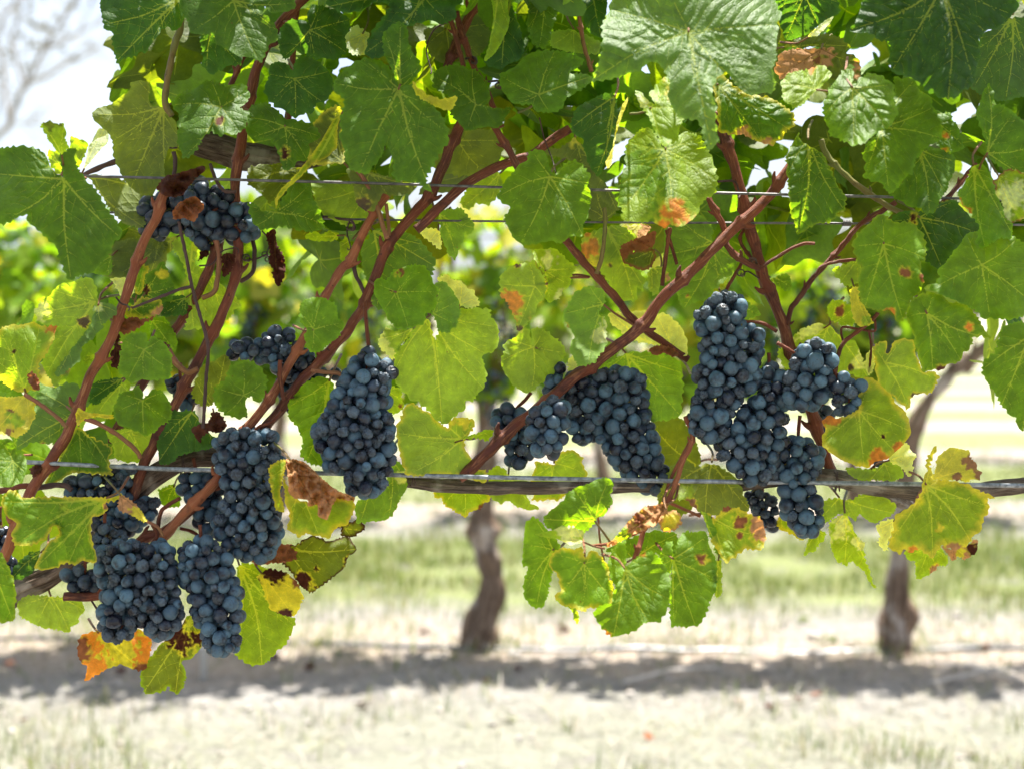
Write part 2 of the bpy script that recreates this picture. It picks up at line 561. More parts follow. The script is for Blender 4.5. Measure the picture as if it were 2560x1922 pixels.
def leaf(parent, tile, outline, j, d=1.36, p='g', tips=None, sx=None, sy=None, dm=None, fold=0.0, b=0, ed=None, em=.0, patch=(), amp=8.0,
         wave=1.0, q=.6, tw=None, label=None, pet=None, curl=0.0, name='leaf'):
    """One leaf from its outline in the photo: d metres away at its stalk, p pigment, sx/sy slope across/down, dm dome, fold along the midrib,
    b = seen from its underside, ed = margin pigment over em px, patch = ('x,y', radius, pigment) stains or painted sun and shade."""
    k = len(LEAVES) + 1
    rng = np.random.default_rng(1000 + k)
    scale = TILES[tile][2]
    poly0 = pts(tile, outline)
    jj = pts(tile, j)[0]
    R, area = toothed(poly0, rng, rng.uniform(18, 25), amp)
    h = max(5.2, math.sqrt(area) / 34)
    tp = pts(tile, tips) if tips else auto_tips(R, jj)
    segs = vein_net(R, jj, tp, rng)
    cen = R.mean(0)
    size = np.hypot(*(R - cen).T).max()
    # vein points become mesh points so that the veins stay sharp
    vp, ve = [], []
    for (A, B, w0, w1, _s) in segs:
        n = max(1, int(np.hypot(*(B - A)) / h))
        t = np.linspace(0, 1, n + 1)[:, None]
        vp.append(A * (1 - t) + B * t)
    vein_pts = np.vstack(vp) if vp else np.zeros((0, 2))
    bnd = R
    if len(vein_pts):
        keep = in_poly(vein_pts, bnd)
        dd, _ = seg_dist(vein_pts, bnd, np.roll(bnd, -1, 0))
        keep &= dd.min(1) > 2.0
        vein_pts = vein_pts[keep]
    lo, hi = R.min(0), R.max(0)
    gx = np.arange(lo[0], hi[0], h); gy = np.arange(lo[1], hi[1], h * .87)
    G = np.stack(np.meshgrid(gx, gy), -1)
    G[1::2, :, 0] += h / 2
    G = G.reshape(-1, 2) + rng.uniform(-.18, .18, (G.shape[0] * G.shape[1], 2)) * h
    G = G[in_poly(G, bnd)]
    dd, _ = seg_dist(G, bnd, np.roll(bnd, -1, 0))
    G = G[dd.min(1) > .5 * h]
    if len(vein_pts) and len(G):
        keep = np.ones(len(G), bool)
        for i in range(0, len(G), 400):
            keep[i:i + 400] = np.hypot(*(G[i:i + 400, None] - vein_pts[None]).transpose(2, 0, 1)).min(1) > .42 * h
        G = G[keep]
    allp = np.vstack([bnd, vein_pts, G])
    nb = len(bnd)
    if segs:
        A = np.array([s[0] for s in segs]); B = np.array([s[1] for s in segs])
        w0 = np.array([s[2] for s in segs]); w1 = np.array([s[3] for s in segs])
    for again in range(3):
        res = delaunay_2d_cdt([Vector(v) for v in allp.tolist()], [], [list(range(nb))], 1, 1e-4)
        V = np.array([v[:] for v in res[0]])
        F = [tuple(f) for f in res[2]]
        if again == 2 or not segs or not F: break
        # split edges that would smear one vein into the next
        tr = np.array([f[:3] for f in F])
        E = np.unique(np.sort(np.vstack([tr[:, (0, 1)], tr[:, (1, 2)], tr[:, (2, 0)]]), 1), axis=0)
        mid = (V[E[:, 0]] + V[E[:, 1]]) / 2
        dv = seg_dist(V, A, B)[0].min(1)
        bad = (seg_dist(mid, A, B)[0].min(1) - .5 * (dv[E[:, 0]] + dv[E[:, 1]])) > 1.0
        bad &= seg_dist(mid, bnd, np.roll(bnd, -1, 0))[0].min(1) > 2.0
        if not bad.any(): break
        allp = np.vstack([allp, mid[bad]])
    if not F: return None
    # fields
    if segs:
        D, T = seg_dist(V, A, B)
        vd = (D / (w0 + (w1 - w0) * T) + np.array([s[4] for s in segs])).min(1)
        vd_px = D.min(1)
    else:
        vd = np.full(len(V), 9.0); vd_px = vd
    ebd, _ = seg_dist(V, bnd, np.roll(bnd, -1, 0))
    edge = ebd.min(1)
    mm = 1.0 / F_PX * d            # metres per photo pixel at this depth
    u = (V - jj) * mm
    S = size * mm
    if sx is None: sx = rng.uniform(-.45, .45)
    if sy is None: sy = rng.uniform(-.75, -.1)
    if dm is None: dm = rng.uniform(-.05, .42) * (-.6 if b else 1)
    c = (V - cen) * mm
    r2 = (c ** 2).sum(1) / (S * S)
    z = sx * u[:, 0] + sy * u[:, 1] + dm * S * r2
    if not fold: fold = rng.choice((-.22, -.1, 0, .12, .28))
    if fold and len(tp):
        ax = tp[0] - jj; ax = ax / (np.hypot(*ax) + 1e-9)
        off = (V - jj) @ np.array((-ax[1], ax[0])) * mm
        z = z + fold * np.sqrt(off ** 2 + (.004) ** 2)
    for _ in range(4):
        a = rng.uniform(0, 6.28); wl = rng.uniform(.55, 1.3) * S; ph = rng.uniform(0, 6.28)
        z = z + wave * .045 * S * np.sin((c[:, 0] * math.cos(a) + c[:, 1] * math.sin(a)) / wl * 6.28 + ph) * (.35 + r2)
    # ruffled margin and quilting between the veins
    ruff = np.exp(-edge / (.10 * size))
    a = np.arctan2(c[:, 1], c[:, 0])
    z = z + wave * .05 * S * ruff * np.sin(a * rng.integers(5, 9) + rng.uniform(0, 6))
    z = z + curl * S * np.exp(-edge / (.16 * size))
    sgn = 1 if b else -1
    nq = np.array([noise.noise(Vector((x * .022, y * .022, k * 7.3))) for x, y in V])
    z = z + sgn * q * .0021 * (1 - np.exp(-vd_px / 9.0)) * (1 + .9 * nq)
    if wave >= 2:                                   # dead leaves are crumpled
        cr = np.array([abs(noise.noise(Vector((x * .035, y * .035, k)))) + .5 * abs(noise.noise(Vector((x * .08, y * .08, k)))) for x, y in V])
        z = z + (wave - 1) * .010 * (cr - .3)
    W = at(V[:, 0], V[:, 1], d + z)
    # pigment
    base = np.array(TONE[p]) * rng.uniform(.86, 1.14)
    col = np.repeat(base[None], len(V), 0)
    dry = np.full(len(V), DRY.get(p, 0.0))
    nz = np.array([noise.noise(Vector((x * .03, y * .03, k * 3.7))) for x, y in V])
    nz2 = np.array([noise.noise(Vector((x * .09, y * .09, k * 5.1))) for x, y in V])
    mixn = np.clip(.5 + nz * 1.1, 0, 1)[:, None]
    col = col * (.88 + .26 * mixn)
    rim = TONE[ed] if ed else tuple(min(1, x * 1.5) for x in base)
    ew = em if ed else rng.uniform(4, 9)
    f = np.clip(1.15 - edge / (ew * (1 + .9 * nz + .5 * nz2)).clip(1), 0, 1)[:, None] * (1.0 if ed else .6)
    col = col * (1 - f) + np.array(rim) * f
    if ed: dry = np.maximum(dry, f[:, 0] * DRY.get(ed, 0))
    for (xy, rad, pc) in patch:
        q0 = pts(tile, xy)[0]; rad = rad * scale
        dist = np.hypot(*(V - q0).T) / rad + .6 * nz + .55 * nz2 + .32 * np.exp(-vd_px / 5.0) - .35 * np.exp(-edge / 12.0) + .08
        ring = np.clip((1.28 - dist) / .18, 0, 1)[:, None]
        if pc in 'brkvt':
            col = col * (1 - ring * .7) + np.array(TONE['y']) * ring * .7
        f = np.clip((1.0 - dist) / .12, 0, 1)[:, None]
        col = col * (1 - f) + np.array(TONE[pc]) * f * (1 + .5 * nz2[:, None])
        dry = dry * (1 - f[:, 0]) + DRY.get(pc, 0) * f[:, 0]
    rgba = np.concatenate([np.clip(col, .003, .9), np.ones((len(V), 1))], 1)
    # facing
    t0 = F[len(F) // 2]
    tri = np.array([f[:3] for f in F])
    nrm = np.cross(W[tri[:, 1]] - W[tri[:, 0]], W[tri[:, 2]] - W[tri[:, 0]]).sum(0)
    away = nrm @ (W.mean(0) - _C) > 0
    if away != bool(b):
        F = [f[::-1] for f in F]
    org = at(jj[0], jj[1], d)
    o = mesh_obj(name, W, F, M['leaf'], parent, org, attrs={'tone': ('FLOAT_COLOR', rgba), 'vein': ('FLOAT', vd), 'dry': ('FLOAT', dry)}, uv=V)
    if label: o['label'] = label
    # stalk
    if pet:
        pp = pts(tile, pet)
        dep = np.linspace(d + .001, d + .03, len(pp))
        if tw == 'front': dep = np.linspace(d - .002, d - .012, len(pp))
    elif pet is None and len(tp):
        ax = jj - tp[:min(3, len(tp))].mean(0)
        ax = ax / (np.hypot(*ax) + 1e-9)
        side = np.array((-ax[1], ax[0])) * rng.uniform(-.5, .5)
        Ls = rng.uniform(50, 95)
        pp = np.array([jj, jj + (ax + side * .3) * Ls * .4, jj + (ax * .8 + side) * Ls])
        dep = np.array([d + .0015, d + .02, d + .06])
    else:
        pp = None
    if pp is not None:
        X = np.concatenate([pp, dep[:, None]], 1)
        X = spline(X, 6)
        rr = np.linspace(2.6, 3.6, len(X)) * mm * (.7 + .3 * min(1, size / 110))
        tube('petiole', at(X[:, 0], X[:, 1], X[:, 2]), rr, M['petiole' if rng.random() < .65 else 'petiole_green'], o, 8)
    LEAVES.append(o)
    return o


# template leaves for foliage one cannot tell apart leaf by leaf
def template_leaf(seed, nr, na):
    rng = np.random.default_rng(seed)
    th = np.linspace(-math.pi, math.pi, na, endpoint=False)
    r = .62 + .13 * np.cos(5 * th) + .10 * np.cos(th) + .05 * np.cos(3 * th + rng.uniform(-.4, .4)) + rng.normal(0, .012, na)
    r *= 1 - .75 * np.exp(-((np.abs(th) - math.pi) / .22) ** 2)
    if na > 40:
        r += .035 * (((th * 9) % 1.0) - .5)
    V = [(0.0, 0.0, 0.0)]
    rr = np.linspace(0, 1, nr + 1)[1:]
    P = np.stack([np.cos(th), np.sin(th)], 1)
    xs = []
    for f in rr:
        xs.append(P * (r * f)[:, None])
    X = np.vstack([np.zeros((1, 2))] + xs)
    z = .20 * (X ** 2).sum(1) - .16 * np.abs(X[:, 1]) + .05 * np.sin(X[:, 0] * 7 + seed) * np.cos(X[:, 1] * 6)
    V = np.concatenate([X, z[:, None]], 1)
    F = []
    for i in range(na):
        F.append((0, 1 + i, 1 + (i + 1) % na, 0))
    for k in range(nr - 1):
        a = 1 + k * na; b = a + na
        for i in range(na):
            F.append((a + i, b + i, b + (i + 1) % na, a + (i + 1) % na))
    ang = np.array([0, .85, -.85, 1.75, -1.75])
    tip = np.stack([np.cos(ang), np.sin(ang)], 1) * np.array([.8, .68, .68, .5, .5])[:, None]
    D, T = seg_dist(X, np.zeros((5, 2)), tip)
    vd = (D * 100 / (1.6 - 1.1 * T)).min(1)
    edge = np.linalg.norm(X, axis=1)
    return V, F, vd, edge


def foliage_mesh(name, places, tmpl, mat, parent, origin=None, kind=None):
    """places: (position, stalk-to-tip direction, face normal, size, pigment)"""
    VV, FF, CC, VD, DR, UV = [], [], [], [], [], []
    base = 0
    for n, (pos, tipd, nrm, size, pig) in enumerate(places):
        V, F, vd, edge = tmpl[n % len(tmpl)]
        x = np.array(tipd, float); x /= np.linalg.norm(x)
        zz = np.array(nrm, float); zz -= x * (x @ zz); zz /= np.linalg.norm(zz) + 1e-9
        y = np.cross(zz, x)
        W = np.array(pos) + size * (V[:, :1] * x + V[:, 1:2] * y + V[:, 2:3] * zz)
        VV.append(W)
        FF += [tuple(i + base for i in (f if f[0] != f[3] else f[:3])) for f in F]
        base += len(V)
        c = np.array(TONE[pig] if isinstance(pig, str) else pig)
        rgb = np.repeat(c[None], len(V), 0) * RNG.uniform(.8, 1.2)
        CC.append(np.concatenate([rgb, np.ones((len(V), 1))], 1))
        VD.append(vd); DR.append(np.full(len(V), DRY.get(pig, 0.0) if isinstance(pig, str) else 0.0))
        UV.append(V[:, :2] * 160 + RNG.uniform(0, 3000, 2))
    o = mesh_obj(name, np.vstack(VV), FF, mat, parent, origin,
                 attrs={'tone': ('FLOAT_COLOR', np.vstack(CC)), 'vein': ('FLOAT', np.concatenate(VD)), 'dry': ('FLOAT', np.concatenate(DR))},
                 uv=np.vstack(UV))
    if kind: o['kind'] = kind
    return o


# ------------------------------------------------------------------ canes, cordons, tendrils
def cane(parent, path, r, d=1.40, mat='cane', nodes=True, name='cane', tile='S', d2=None, label=None, sides=14, taper=1.0, seed=None, nstep=8):
    P = pts(tile, path)
    n = len(P)
    dep = np.linspace(d, d2 if d2 is not None else d, n)
    X = spline(np.concatenate([P, dep[:, None]], 1), nstep)
    L = np.concatenate([[0], np.cumsum(np.hypot(*np.diff(X[:, :2], axis=0).T))])
    step = max(4.0, r * .5)
    u = np.linspace(0, L[-1], max(6, int(L[-1] / step)))
    X = np.stack([np.interp(u, L, X[:, i]) for i in range(3)], 1)
    rng = np.random.default_rng(int(P.sum()) % 9973)
    r = r * .86
    R = np.linspace(r, r * taper, len(u))
    buds = []
    if nodes:
        sp = max(120, r * 12)
        c = rng.uniform(.3, .7) * sp
        while c < L[-1]:
            R = R * (1 + .34 * np.exp(-((u - c) / (r * .62)) ** 2) + .10 * np.exp(-((u - c) / (r * 2.2)) ** 2))
            k = np.argmin(np.abs(u - c))
            a = rng.uniform(-1, 1) * r * .5
            X[:, 0] += a * np.tanh((u - c) / (r * 3)) * .36
            side = 1 if len(buds) % 2 else -1
            buds.append((k, side))
            c += sp * rng.uniform(.75, 1.35)
    R = R * X[:, 2] / F_PX
    W = at(X[:, 0], X[:, 1], X[:, 2])
    V, f, uv = tube_arrays(W, R, sides, .16, int(P.sum()) % 991, .05 if r > 8 else 0)
    for k, side in buds:                      # a small pointed bud sits on every joint
        k = int(np.clip(k, 1, len(W) - 2))
        t = W[k + 1] - W[k - 1]; t /= np.linalg.norm(t)
        n = np.cross(t, _FWD); n /= np.linalg.norm(n) + 1e-9
        n = n * side * .9 - _FWD * .35
        s0 = W[k] + n * R[k] * .75
        B = np.array([s0, s0 + n * R[k] * .55 - t * R[k] * .35, s0 + n * R[k] * .95 - t * R[k] * 1.0])
        bv, bf, buv = tube_arrays(spline(B, 4), np.linspace(R[k] * .5, R[k] * .12, 9), 8, .1, k)
        f += [tuple(i + len(V) for i in q) for q in bf]
        V = np.vstack([V, bv]); uv = np.vstack([uv, buv])
    o = mesh_obj(name, V, f, M[mat], parent, uv=uv)
    if label: o['label'] = label
    return o


def cordon(parent, path, radii, d=1.42, mat='bark', name='cordon', tile='S', d2=None, ridge=.10, label=None, dep=None):
    P = pts(tile, path)
    dd = np.array(dep) if dep is not None else np.linspace(d, d2 if d2 is not None else d, len(P))
    X = spline(np.concatenate([P, dd[:, None], np.array(radii, float)[:, None]], 1), 26)
    o = tube(name, at(X[:, 0], X[:, 1], X[:, 2]), X[:, 3] * X[:, 2] / F_PX, M[mat], parent, 44, .16, int(P.sum()) % 991, ridge)
    if label: o['label'] = label
    return o


def tendril(parent, tile, path, turns, rad, d=1.38, r=2.2):
    """A dry tendril: follows its path, then coils."""
    P = pts(tile, path)
    X = spline(P, 8)
    e = X[-1]; v = X[-1] - X[-3]; a0 = math.atan2(v[1], v[0])
    t = np.linspace(0, 1, 14 * max(1, int(turns * 2)))
    aa = a0 - math.pi / 2 + t * turns * 2 * math.pi
    R = rad * (1 - .45 * t)
    c0 = e + rad * np.array((math.cos(a0 + math.pi / 2), math.sin(a0 + math.pi / 2)))
    C = np.stack([c0[0] + R * np.cos(aa) + t * rad * .9, c0[1] + R * np.sin(aa) + t * rad * .7], 1)
    X = np.vstack([X, C])
    dep = d + .010 * np.sin(np.linspace(0, turns * 6.28 + 2, len(X)))
    return tube('tendril', at(X[:, 0], X[:, 1], dep), np.linspace(r, r * .55, len(X)) * d / F_PX, M['twig'], parent, 8)


# ------------------------------------------------------------------ grapes
def berry_mesh(name, seed, shrivel):
    import bmesh
    bm = bmesh.new()
    bmesh.ops.create_icosphere(bm, subdivisions=4 if shrivel else 3, radius=1.0)
    rng = random.Random(seed)
    off = Vector((rng.uniform(-50, 50), rng.uniform(-50, 50), rng.uniform(-50, 50)))
    sq = Vector((rng.uniform(.88, 1.06), rng.uniform(.9, 1.08), rng.uniform(.94, 1.14)))
    dents = [(Vector((rng.gauss(0, 1), rng.gauss(0, 1), rng.gauss(0, 1))).normalized(), rng.uniform(.25, .6), rng.uniform(.5, 1.0)) for _ in range(4)]
    for v in bm.verts:
        n = v.co.normalized()
        r = 1 + .05 * noise.noise(n * 1.4 + off) + .012 * noise.noise(n * 5 + off)
        if not shrivel:                       # flats where neighbours press
            for c, dep, w in dents[:3]:
                r -= max(0.0, n.dot(c) - (.93 - .06 * w)) * (.9 + dep)
        if shrivel:
            ridge = 1 - abs(noise.noise(n * 2.1 + off)) * 2
            ridge2 = 1 - abs(noise.noise(n * 4.6 + off * 2)) * 2
            r = 1 - shrivel * .34 + shrivel * (.26 * ridge + .13 * ridge2)
            for c, dep, w in dents:
                r -= shrivel * dep * .55 * math.exp(-((n - c).length / (w * .75)) ** 2)
        elif rng.random() < 0:
            pass
        v.co = Vector((n.x * sq.x, n.y * sq.y, n.z * sq.z)) * r
    # the little scar at the tip
    for v in bm.verts:
        if not shrivel:
            q = (v.co.normalized() - Vector((0, 0, -1))).length
            v.co *= 1 - .05 * math.exp(-(q / .14) ** 2)
    me = bpy.data.meshes.new(name)
    bm.to_mesh(me); bm.free()
    me.polygons.foreach_set("use_smooth", np.ones(len(me.polygons), bool))
    # bake in the average radius of 7 mm so that object-space noise is in metres
    co = np.empty(len(me.vertices) * 3, np.float32)
    me.vertices.foreach_get("co", co); me.vertices.foreach_set("co", co * .007)
    me.update()
    return me


BERRY = {}
for key, shr, cnt, mat in (('g', 0, 7, 'grape'), ('n', 0, 4, 'grape_dark'), ('s', .55, 4, 'raisin'), ('x', 1.0, 5, 'raisin')):
    BERRY[key] = []
    for i in range(cnt):
        me = berry_mesh("grape", 100 * len(BERRY) + i, shr)
        me.materials.append(M[mat])
        BERRY[key].append(me)


def bunch(tile, outline, d, label, r=19.0, shr=.15, dark=.12, depth=.9, stem=None, seed=1, maxr=95, group='bunches of ripe grapes on the front vines', layers=3, tilt=0.0):
    """A bunch filling the outline: every berry an object of its own; d is the distance of its middle."""
    rng = np.random.default_rng(500 + seed)
    shr = min(.6, shr * 1.5)
    poly = pts(tile, outline)
    lo, hi = poly.min(0), poly.max(0)
    P = rng.uniform(lo, hi, (30000, 2))
    P = P[in_poly(P, poly)]
    D, _ = seg_dist(P, poly, np.roll(poly, -1, 0))
    e = D.min(1)
    Rm = min(maxr, e.max())
    ok = e > r * .62
    P, e = P[ok], e[ok]
    T = np.sqrt(np.clip(Rm ** 2 - (Rm - np.minimum(e, Rm)) ** 2, 0, None)) * depth
    centres = np.zeros((0, 3)); rads = []
    for layer in range(layers):
        for (x, y), tt in zip(P[layer::layers], T[layer::layers]):
            rr = r * rng.choice([1.03, 1.1, .96, .86, .7], p=[.3, .3, .18, .15, .07])
            if layer < 2: z = -(tt - rr * .9) + layer * rr * 1.15 + rng.normal(0, .12) * rr
            else: z = rng.uniform(-.2, 1) * max(tt - rr, 0)
            if layer < 2 and z > rr * .6: z = min(z, rr * .6)
            c = np.array((x, y, z))
            if len(centres):
                gap = np.sqrt(((centres - c) ** 2).sum(1)) - (.85 if layer == 0 else .75) * (np.array(rads) + rr)
                if gap.min() < 0: continue
            centres = np.vstack([centres, c]); rads.append(rr)
    rads = np.array(rads)
    mm = d / F_PX
    top = poly[poly[:, 1].argmin()]
    if stem is not None:
        sp = pts(tile, stem)
    else:
        sp = np.array([top + (0, -30), top + (0, 10)])
    org = at(sp[0][0], sp[0][1], d)
    root = empty('grape_bunch', Vector(org), label, 'grape bunch', group)
    order = np.argsort(centres[:, 2])
    cx = poly.mean(0)
    rest_v, rest_f, nb = [], [], 0
    for n, k in enumerate(order):
        x, y, z = centres[k]
        u = rng.random()
        key = 'x' if u < shr * .55 else 's' if u < shr else 'n' if u < shr + dark else 'g'
        me = BERRY[key][rng.integers(len(BERRY[key]))]
        w = at(x, y, d + z * mm)
        sc = rads[k] * mm / .007 * (.93 if key in 'xs' else 1.0)
        out = np.array((x - cx[0], (y - cx[1]) * .6 + 10, z * .7 - 25)) + rng.normal(0, 22, 3)
        dirw = out[0] * _RT - out[1] * _UP + out[2] * _FWD
        quat = Vector(-dirw).to_track_quat('Z', 'Y') @ Quaternion((0, 0, 1), rng.uniform(0, 6.28))
        if n < 100:
            o = bpy.data.objects.new('grape', me)
            o.rotation_mode = 'QUATERNION'
            o.rotation_quaternion = quat
            o.location = Vector(w) - Vector(org)
            o.scale = (sc, sc, sc)
            o.parent = root
            COL.objects.link(o)
        else:
            me2 = BERRY['g'][0]
            co = np.empty(len(me2.vertices) * 3, np.float32); me2.vertices.foreach_get("co", co)
            rest_v.append(co.reshape(-1, 3) * sc + w)
            rest_f += [tuple(i + nb for i in p.vertices) for p in me2.polygons]
            nb += len(me2.vertices)
    if rest_v:
        o = mesh_obj('inner_grapes', np.vstack(rest_v), rest_f, M['grape'], root, org)
        o['kind'] = 'stuff'
    # stalk running through the bunch
    axis = [np.array((*q, 0.0)) for q in sp]
    low = poly[poly[:, 1].argmax()]
    axis += [np.array((*(sp[-1] * .6 + cx * .4), 0)), np.array((*cx, 0)), np.array((*(cx * .3 + low * .7), 0))]
    X = spline(np.array(axis), 8)
    tube('stalk', at(X[:, 0], X[:, 1], d + X[:, 2]), np.linspace(5.0, 2.2, len(X)) * mm, M['cane'], root, 8, .08)
    # short berry stems, one mesh each side branch
    for k in order[:34:2]:
        x, y, z = centres[k]
        i = int(np.argmin(np.hypot(X[:, 0] - x, X[:, 1] - y + 14)))
        a = np.array((X[i, 0], X[i, 1], d)); b_ = np.array((x, y, d + z * mm))
        m_ = a * .5 + b_ * .5 + (0, -6, 0)
        Y = spline(np.array([a, m_, b_]), 4)
        tube('side_stem', at(Y[:, 0], Y[:, 1], Y[:, 2]), np.full(len(Y), 1.7 * mm), M['petiole_green'], root, 6)
    return root
# ------------------------------------------------------------------ the two vines of the front row
def ground_point(px, d):
    p = at(px, 961, d)
    return Vector((p[0], p[1], 0.0))


VL = empty('grapevine', ground_point(-330, 1.47), 'vine whose old arm climbs from the lower corner among slanting red-brown canes', 'grapevine', 'vines of the front row')
VR = empty('grapevine', ground_point(3050, 1.45), 'vine with a grey woody arm along the thick wire and two crossing canes above', 'grapevine', 'vines of the front row')

# old wood
cordon(VL, '-330,1700;-150,1590;40,1478;150,1425;260,1330;330,1235;400,1178;470,1146;545,1142;640,1160;760,1185', [44, 38, 30, 27, 25, 27, 27, 25, 23, 17, 9], dep=[1.47, 1.46, 1.445, 1.44, 1.44, 1.435, 1.43, 1.43, 1.44, 1.47, 1.48], ridge=.16)
cordon(VL, '452,345;500,358;560,372;630,398;720,400;820,385;960,360', [22, 30, 33, 32, 26, 22, 16], d=1.475, d2=1.53, ridge=.16)
cordon(VR, '985,1200;1015,1204;1200,1218;1440,1216;1600,1217;1850,1215;1975,1192;2060,1190;2150,1208;2260,1226;2330,1232;2460,1226;2560,1212;2800,1200;3050,1260', [8, 15, 16, 14, 13, 13, 15, 21, 21, 19, 17, 19, 21, 26, 40], d=1.425, ridge=.13, mat='bark_grey')
cordon(VR, '2170,1226;2240,1250;2290,1276;2330,1302', [14, 13, 11, 8], d=1.46, d2=1.52, ridge=.12, mat='bark_grey')
for vine, px, top, d in ((VL, -330, 1700, 1.47), (VR, 3050, 1260, 1.45)):
    t0 = at(px, top - 20, d)
    P = spline(np.array([(t0[0], t0[1], 0.0), (t0[0] + .02, t0[1] + .01, .25), (t0[0] - .015, t0[1], .5), t0]), 14)
    tube('trunk', P, np.linspace(.034, .022, len(P)), M['bark'], vine, 28, .15, 5, .1)

# canes (photo pixels)
cane(VL, '421,455;413,483;390,545;350,622;311,739;262,865;221,939;195,1010;168,1074;139,1124;108,1172;82,1215;62,1255;30,1330;5,1400', 13, 1.385, 'cane_light', d2=1.40, taper=1.25)
cane(VL, '800,-60;755,0;700,60;663,123;640,190;630,246;618,300;610,340;602,400;594,471;598,560;600,640;588,700;555,790;498,905;470,955;430,1030;398,1090;368,1148;348,1201;320,1280', 14, 1.43, 'cane', d2=1.42, taper=1.1)
cane(VL, '612,135;585,195;560,250;553,262', 8, 1.44, 'cane')
cane(VL, '748,0;735,80;728,190;715,330;690,372', 9, 1.46, 'cane')
cane(VL, '549,560;545,592;525,660;498,725;466,785;417,858;395,905;360,960;300,1070;285,1105', 13, 1.43, 'cane', d2=1.46)
cane(VL, '975,470;935,528;895,600;873,655;853,673;808,751;780,810;749,866;720,915;692,968;650,1030;614,1074;590,1110;549,1189;524,1220;470,1275;410,1347', 12, 1.41, 'cane_light', d2=1.385, taper=1.15)
cane(VL, '1190,262;1148,328;1118,400;1099,442;1083,479;1060,515;1025,549;1000,580;972,614;943,680;911,755;880,805;853,841;800,898;778,923;745,955;721,988;690,1030;663,1066;610,1130;540,1195;483,1259;410,1323;336,1360;260,1470;230,1490;156,1491', 15, 1.415, 'cane', d2=1.40, taper=.85)
cane(VR, '1424,322;1400,338;1361,364;1330,390;1291,400;1230,425;1169,459;1111,508;1070,550;1040,576', 13, 1.395, 'cane', nodes=False, taper=1.05)
cane(VR, '1230,300;1246,332;1268,370;1291,414;1300,430', 10, 1.375, 'cane')
cane(VR, '1210,-60;1193,0;1160,74;1140,115;1123,156;1100,220', 13, 1.45, 'cane')
cane(VR, '1140,30;1148,61;1165,110;1185,168;1220,240;1250,320', 9, 1.44, 'cane')
cane(VR, '1115,20;1123,41;1140,95;1160,168', 7, 1.42, 'cane')
cane(VR, '1440,0;1450,60;1462,120;1475,160;1480,180', 6, 1.44, 'petiole')
cane(VR, '1402,586;1430,622;1480,680;1530,735;1578,796;1620,830;1665,862;1720,900', 12, 1.43, 'cane', nodes=False, d2=1.45, taper=.9)
cane(VR, '1990,395;1967,430;1940,465;1914,495;1870,540;1824,581;1760,645;1700,705;1660,742;1620,800;1578,842;1500,900;1430,948;1400,975;1373,997;1330,1035;1283,1068;1225,1125;1168,1180;1150,1192', 14.5, 1.40, 'cane', d2=1.405, taper=1.2)
cane(VR, '1790,280;1811,340;1836,410;1857,483;1881,573;1895,625;1906,665;1914,702;1940,765;1963,825;1979,898;2000,970;2028,1029;2050,1095;2069,1152;2088,1196', 15, 1.435, 'cane', d2=1.43, taper=1.15)
cane(VR, '1771,493;1790,530;1811,573;1815,610;1840,640;1873,662;1900,672', 9, 1.41, 'cane')
cane(VR, '1906,667;1940,645;1979,622;2010,610;2037,610', 5, 1.40, 'cane', nodes=False)
cane(VR, '2240,507;2150,562;2100,622;2049,680;2030,700;2005,735;1979,771;1967,812', 7.5, 1.41, 'cane', d2=1.43)
cane(VR, '2139,649;2090,655;2053,668;2040,690', 5, 1.405, 'cane', nodes=False)
cane(VR, '2052,350;2065,385;2110,434;2172,483;2221,516;2260,535', 8, 1.40, 'petiole_green')
cane(VR, '2440,410;2405,452;2375,490;2340,520', 7, 1.43, 'cane')
cane(VR, '2194,782;2188,792;2150,825;2110,857;2095,890;2086,939', 6, 1.40, 'cane', nodes=False)
cane(VR, '2110,857;2103,835;2108,818;2150,824;2186,828;2188,800', 3.5, 1.41, 'cane', nodes=False)
cane(VR, '2172,826;2178,870;2172,930', 3.5, 1.42, 'cane', nodes=False)
cane(VR, '1712,1040;1730,1095;1706,1150;1690,1200;1668,1256;1640,1290;1612,1322;1600,1360;1587,1398', 7.5, 1.385, 'cane_light', d2=1.35)
cane(VR, '1730,1095;1700,1150;1675,1200;1658,1255', 5, 1.395, 'cane_light', nodes=False)
cane(VR, '1673,1256;1710,1272;1751,1290', 4.5, 1.36, 'cane_light', nodes=False)
cane(VR, '1604,1326;1560,1345;1520,1358;1481,1363', 4.5, 1.34, 'cane_light', nodes=False)
cane(VR, '1495,1290;1500,1350;1510,1400', 3, 1.36, 'petiole', nodes=False)
cane(VR, '1870,560;1850,600;1880,650', 5, 1.44, 'cane', nodes=False)
cane(VR, '1860,650;1830,700;1800,755;1790,800', 5, 1.45, 'cane', nodes=False)
cane(VR, '1692,662;1680,620;1666,575', 5, 1.43, 'cane', nodes=False)
cane(VR, '1655,715;1665,640;1675,570', 6, 1.42, 'cane', nodes=False)
cane(VR, '1491,685;1505,640;1513,560;1511,520', 6.5, 1.415, 'petiole_green', nodes=False)
